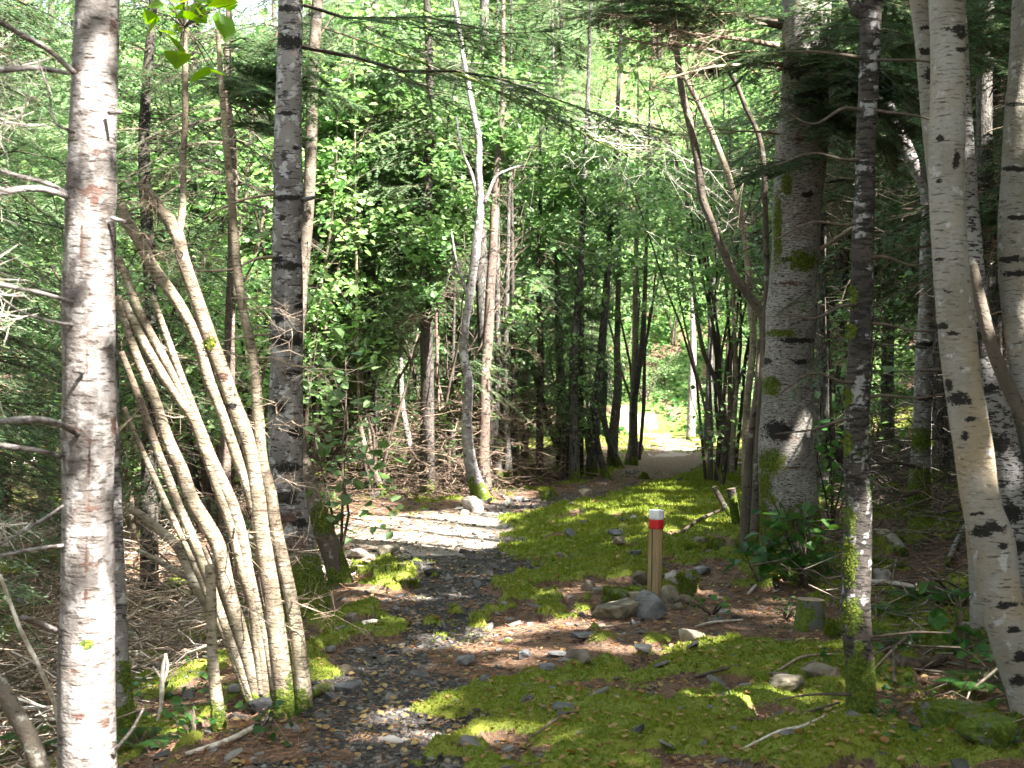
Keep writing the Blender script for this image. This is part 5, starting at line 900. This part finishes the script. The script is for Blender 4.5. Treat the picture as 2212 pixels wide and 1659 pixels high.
bough(t11,b11,1975,470,11.5,-.3,.9,-.1,.25,2,NEED,.3,seed=9); bough(t11,b11,1960,80,12.,-.5,1.3,0,.2,3,NEED,.5,seed=10)
# broad leaves: sycamore sprig at the top left, leafy saplings
def sprig(root,base,C,size,mat,rng,name='leaves',nz=.6):
    V,f=leaves(C-base,size,rng,nz,.15); mk(name,V,[f],mat,root)
C=np.array([W(u,v,6.0+.12*cr.normal()) for u,v in [(330,25),(355,10),(380,35),(405,12),(430,30),(450,8),(470,25),(500,10),(515,5),(345,40),(395,5),(420,2),(440,45),(365,20),(480,-10),(410,-20),(350,-15),(460,-15),(385,50),(375,75),(455,155),(470,150),(385,110),(395,120)]])
A=Acc(); V,f=leaves(C-b4,.12,cr,.75,.15); A.add(V,f,0); j0=W(398,60,6.1)-b4; T=np.stack([j0+0*C,(j0+C-b4)/2+[0,0,.02],C-b4],1); A.add(*tubes(T,np.repeat([[.004,.003,.0015]],len(C),0),4),1)
A.build('leaf_sprig',[LEAFY,TWIGD],t4)
def sapling(u,v,h,n,label,size=.085,w=.5,mat=LEAF,d=None,name='leafy_sapling',cat='sapling',low=.25,nst=3):
    g=ground(u,v); g=g if d is None else np.array([(u-CX)/F*d,d,float(gfine((u-CX)/F*d,d))]); root=empty(name,g,label,cat); A=Acc(); t=np.linspace(0,1,7); C=[]
    for i in range(nst):
        e=np.array([cr.normal()*.25*w,cr.normal()*.25*w,h*(.8+.3*cr.random())]); P=e*t[:,None]+cr.normal(size=(7,3))*.02*h*.5; P[0]=[0,0,-.05]; A.add(*tubes(P[None],(.009*(1.2-t)+.001)[None]*max(h,1)**.5,5))
        m=n//nst; q=low+(1-low)*cr.random(m); k=np.minimum((q*6).astype(int),5); c=P[k]+(P[k+1]-P[k])*((q*6-k)[:,None]); off=unit(cr.normal(size=(m,3))*[1,1,.25])*(w*.5*cr.random((m,1))**.6); C.append(c+off); s0=c[::2]; s1=(c+off)[::2]; T=np.stack([s0,s1],1); A.add(*tubes(T,np.repeat([[.003,.0015]],len(T),0),3))
    A.build('stems',[TWIGD],root); V,f=leaves(np.concatenate(C),size,cr,.7,.15); mk('leaves',V,[f],mat,root); return root
sapling(735,1120,1.9,230,'leafy hazel sapling just right of the tall grey fir, leaves catching the sun',.10,1.0,LEAF,12.0)
sapling(705,1118,.35,60,'small clump of fresh green seedlings at the edge of the sunny patch',.06,.3,LEAF,name='seedling_clump',cat='plant')
sapling(1740,1262,.62,120,'dark green leafy bramble shrub at the foot of the great mossy fir',.10,.66,LEAFD,10.2,name='bramble_shrub',cat='shrub',low=.1,nst=7)
sapling(1640,1160,.35,14,'few broad green leaves sprouting left of the great fir foot',.12,.35,LEAFD,10.4,name='leafy_shoot',cat='plant',nst=2)
sapling(1800,1130,1.0,110,'green shrub in the dark gap between the great fir and the black trunk',.08,.7,LEAFD,13.0,name='leafy_shrub',cat='shrub',nst=5)
sapling(1850,800,2.4,140,'green leaves showing between the great fir and the black trunk, higher up',.08,.9,LEAF,14.0)
sapling(1560,1010,1.6,160,'leafy green shoots beside the ridged trunk near the trail',.07,.9,LEAF,20.)
sapling(2090,1120,.5,24,'small leafy twig against the front birch',.08,.3,LEAFD,7.2,name='leafy_shoot',cat='plant',nst=2)
# low greens and ferns
def fern(u,v,L,n,label):
    g=ground(u,v); root=empty('fern',g,label,'fern'); 
    for i in range(n):
        a=i/n*6.28+cr.normal()*.3; K=22; t=np.linspace(0,1,K); h=np.array([math.cos(a),math.sin(a),0]); P=h*(L*.85*t)[:,None]; P[:,2]=L*(.75*t-.6*t**2)+.02; sd=np.array([-h[1],h[0],0]); A=Acc(); A.add(*tubes(P[None],(.0025*(1.2-t))[None],3),1)
        V=[]
        for j in range(2,K):
            l=L*.30*math.sin(math.pi*min(1,(1.02-t[j])*1.1+.0))**.8 if t[j]>.2 else L*.2; l=max(l,.01)
            for s_ in(-1,1): c=P[j]; e=c+sd*s_*l+h*l*.35+[0,0,-.12*l]; V+= [c,c+(e-c)*.5+h*l*.13,e,c+(e-c)*.5-h*l*.13]
        V=np.array(V); A.add(V,np.arange(len(V)).reshape(-1,4),0); A.build('frond',[LEAFD,TWIGD],root)
for a in [(1960,1345,.30,6,'fern nearest the black trunk on its right'),(2000,1310,.32,7,'fern in the ferny hollow under the slanting branch'),(2050,1300,.28,6,'small fern close to the front birch'),(1925,1400,.25,6,'low fern in front of the moss below the others'),(2110,1500,.26,6,'fern beside the big mossy boulder at the right'),(300,1625,.25,6,'fern tuft right of the pale fir in the corner'),(100,1620,.28,7,'green fern plant at the lower left edge')]: fern(*a)
for a in [(2150,1480,.18,26,'leafy green seedlings at the right edge below the birch'),(1700,1340,.10,22,'tiny green clover-like seedlings left of the mossy stump'),(1490,1312,.05,8,'tiny bright seedlings at the right of the post stones'),(560,1600,.12,30,'green seedlings under the black stone'),(1540,1330,.10,14,'green seedlings in litter right of the post'),(420,1590,.12,34,'green herbs in the sunny moss at lower left'),(2190,1560,.15,20,'low green herbs in the lower right corner')]:
    sapling(a[0],a[1],a[2],a[3],a[4],.045,.3,LEAFD,name='seedling_clump',cat='plant',low=.6,nst=4)
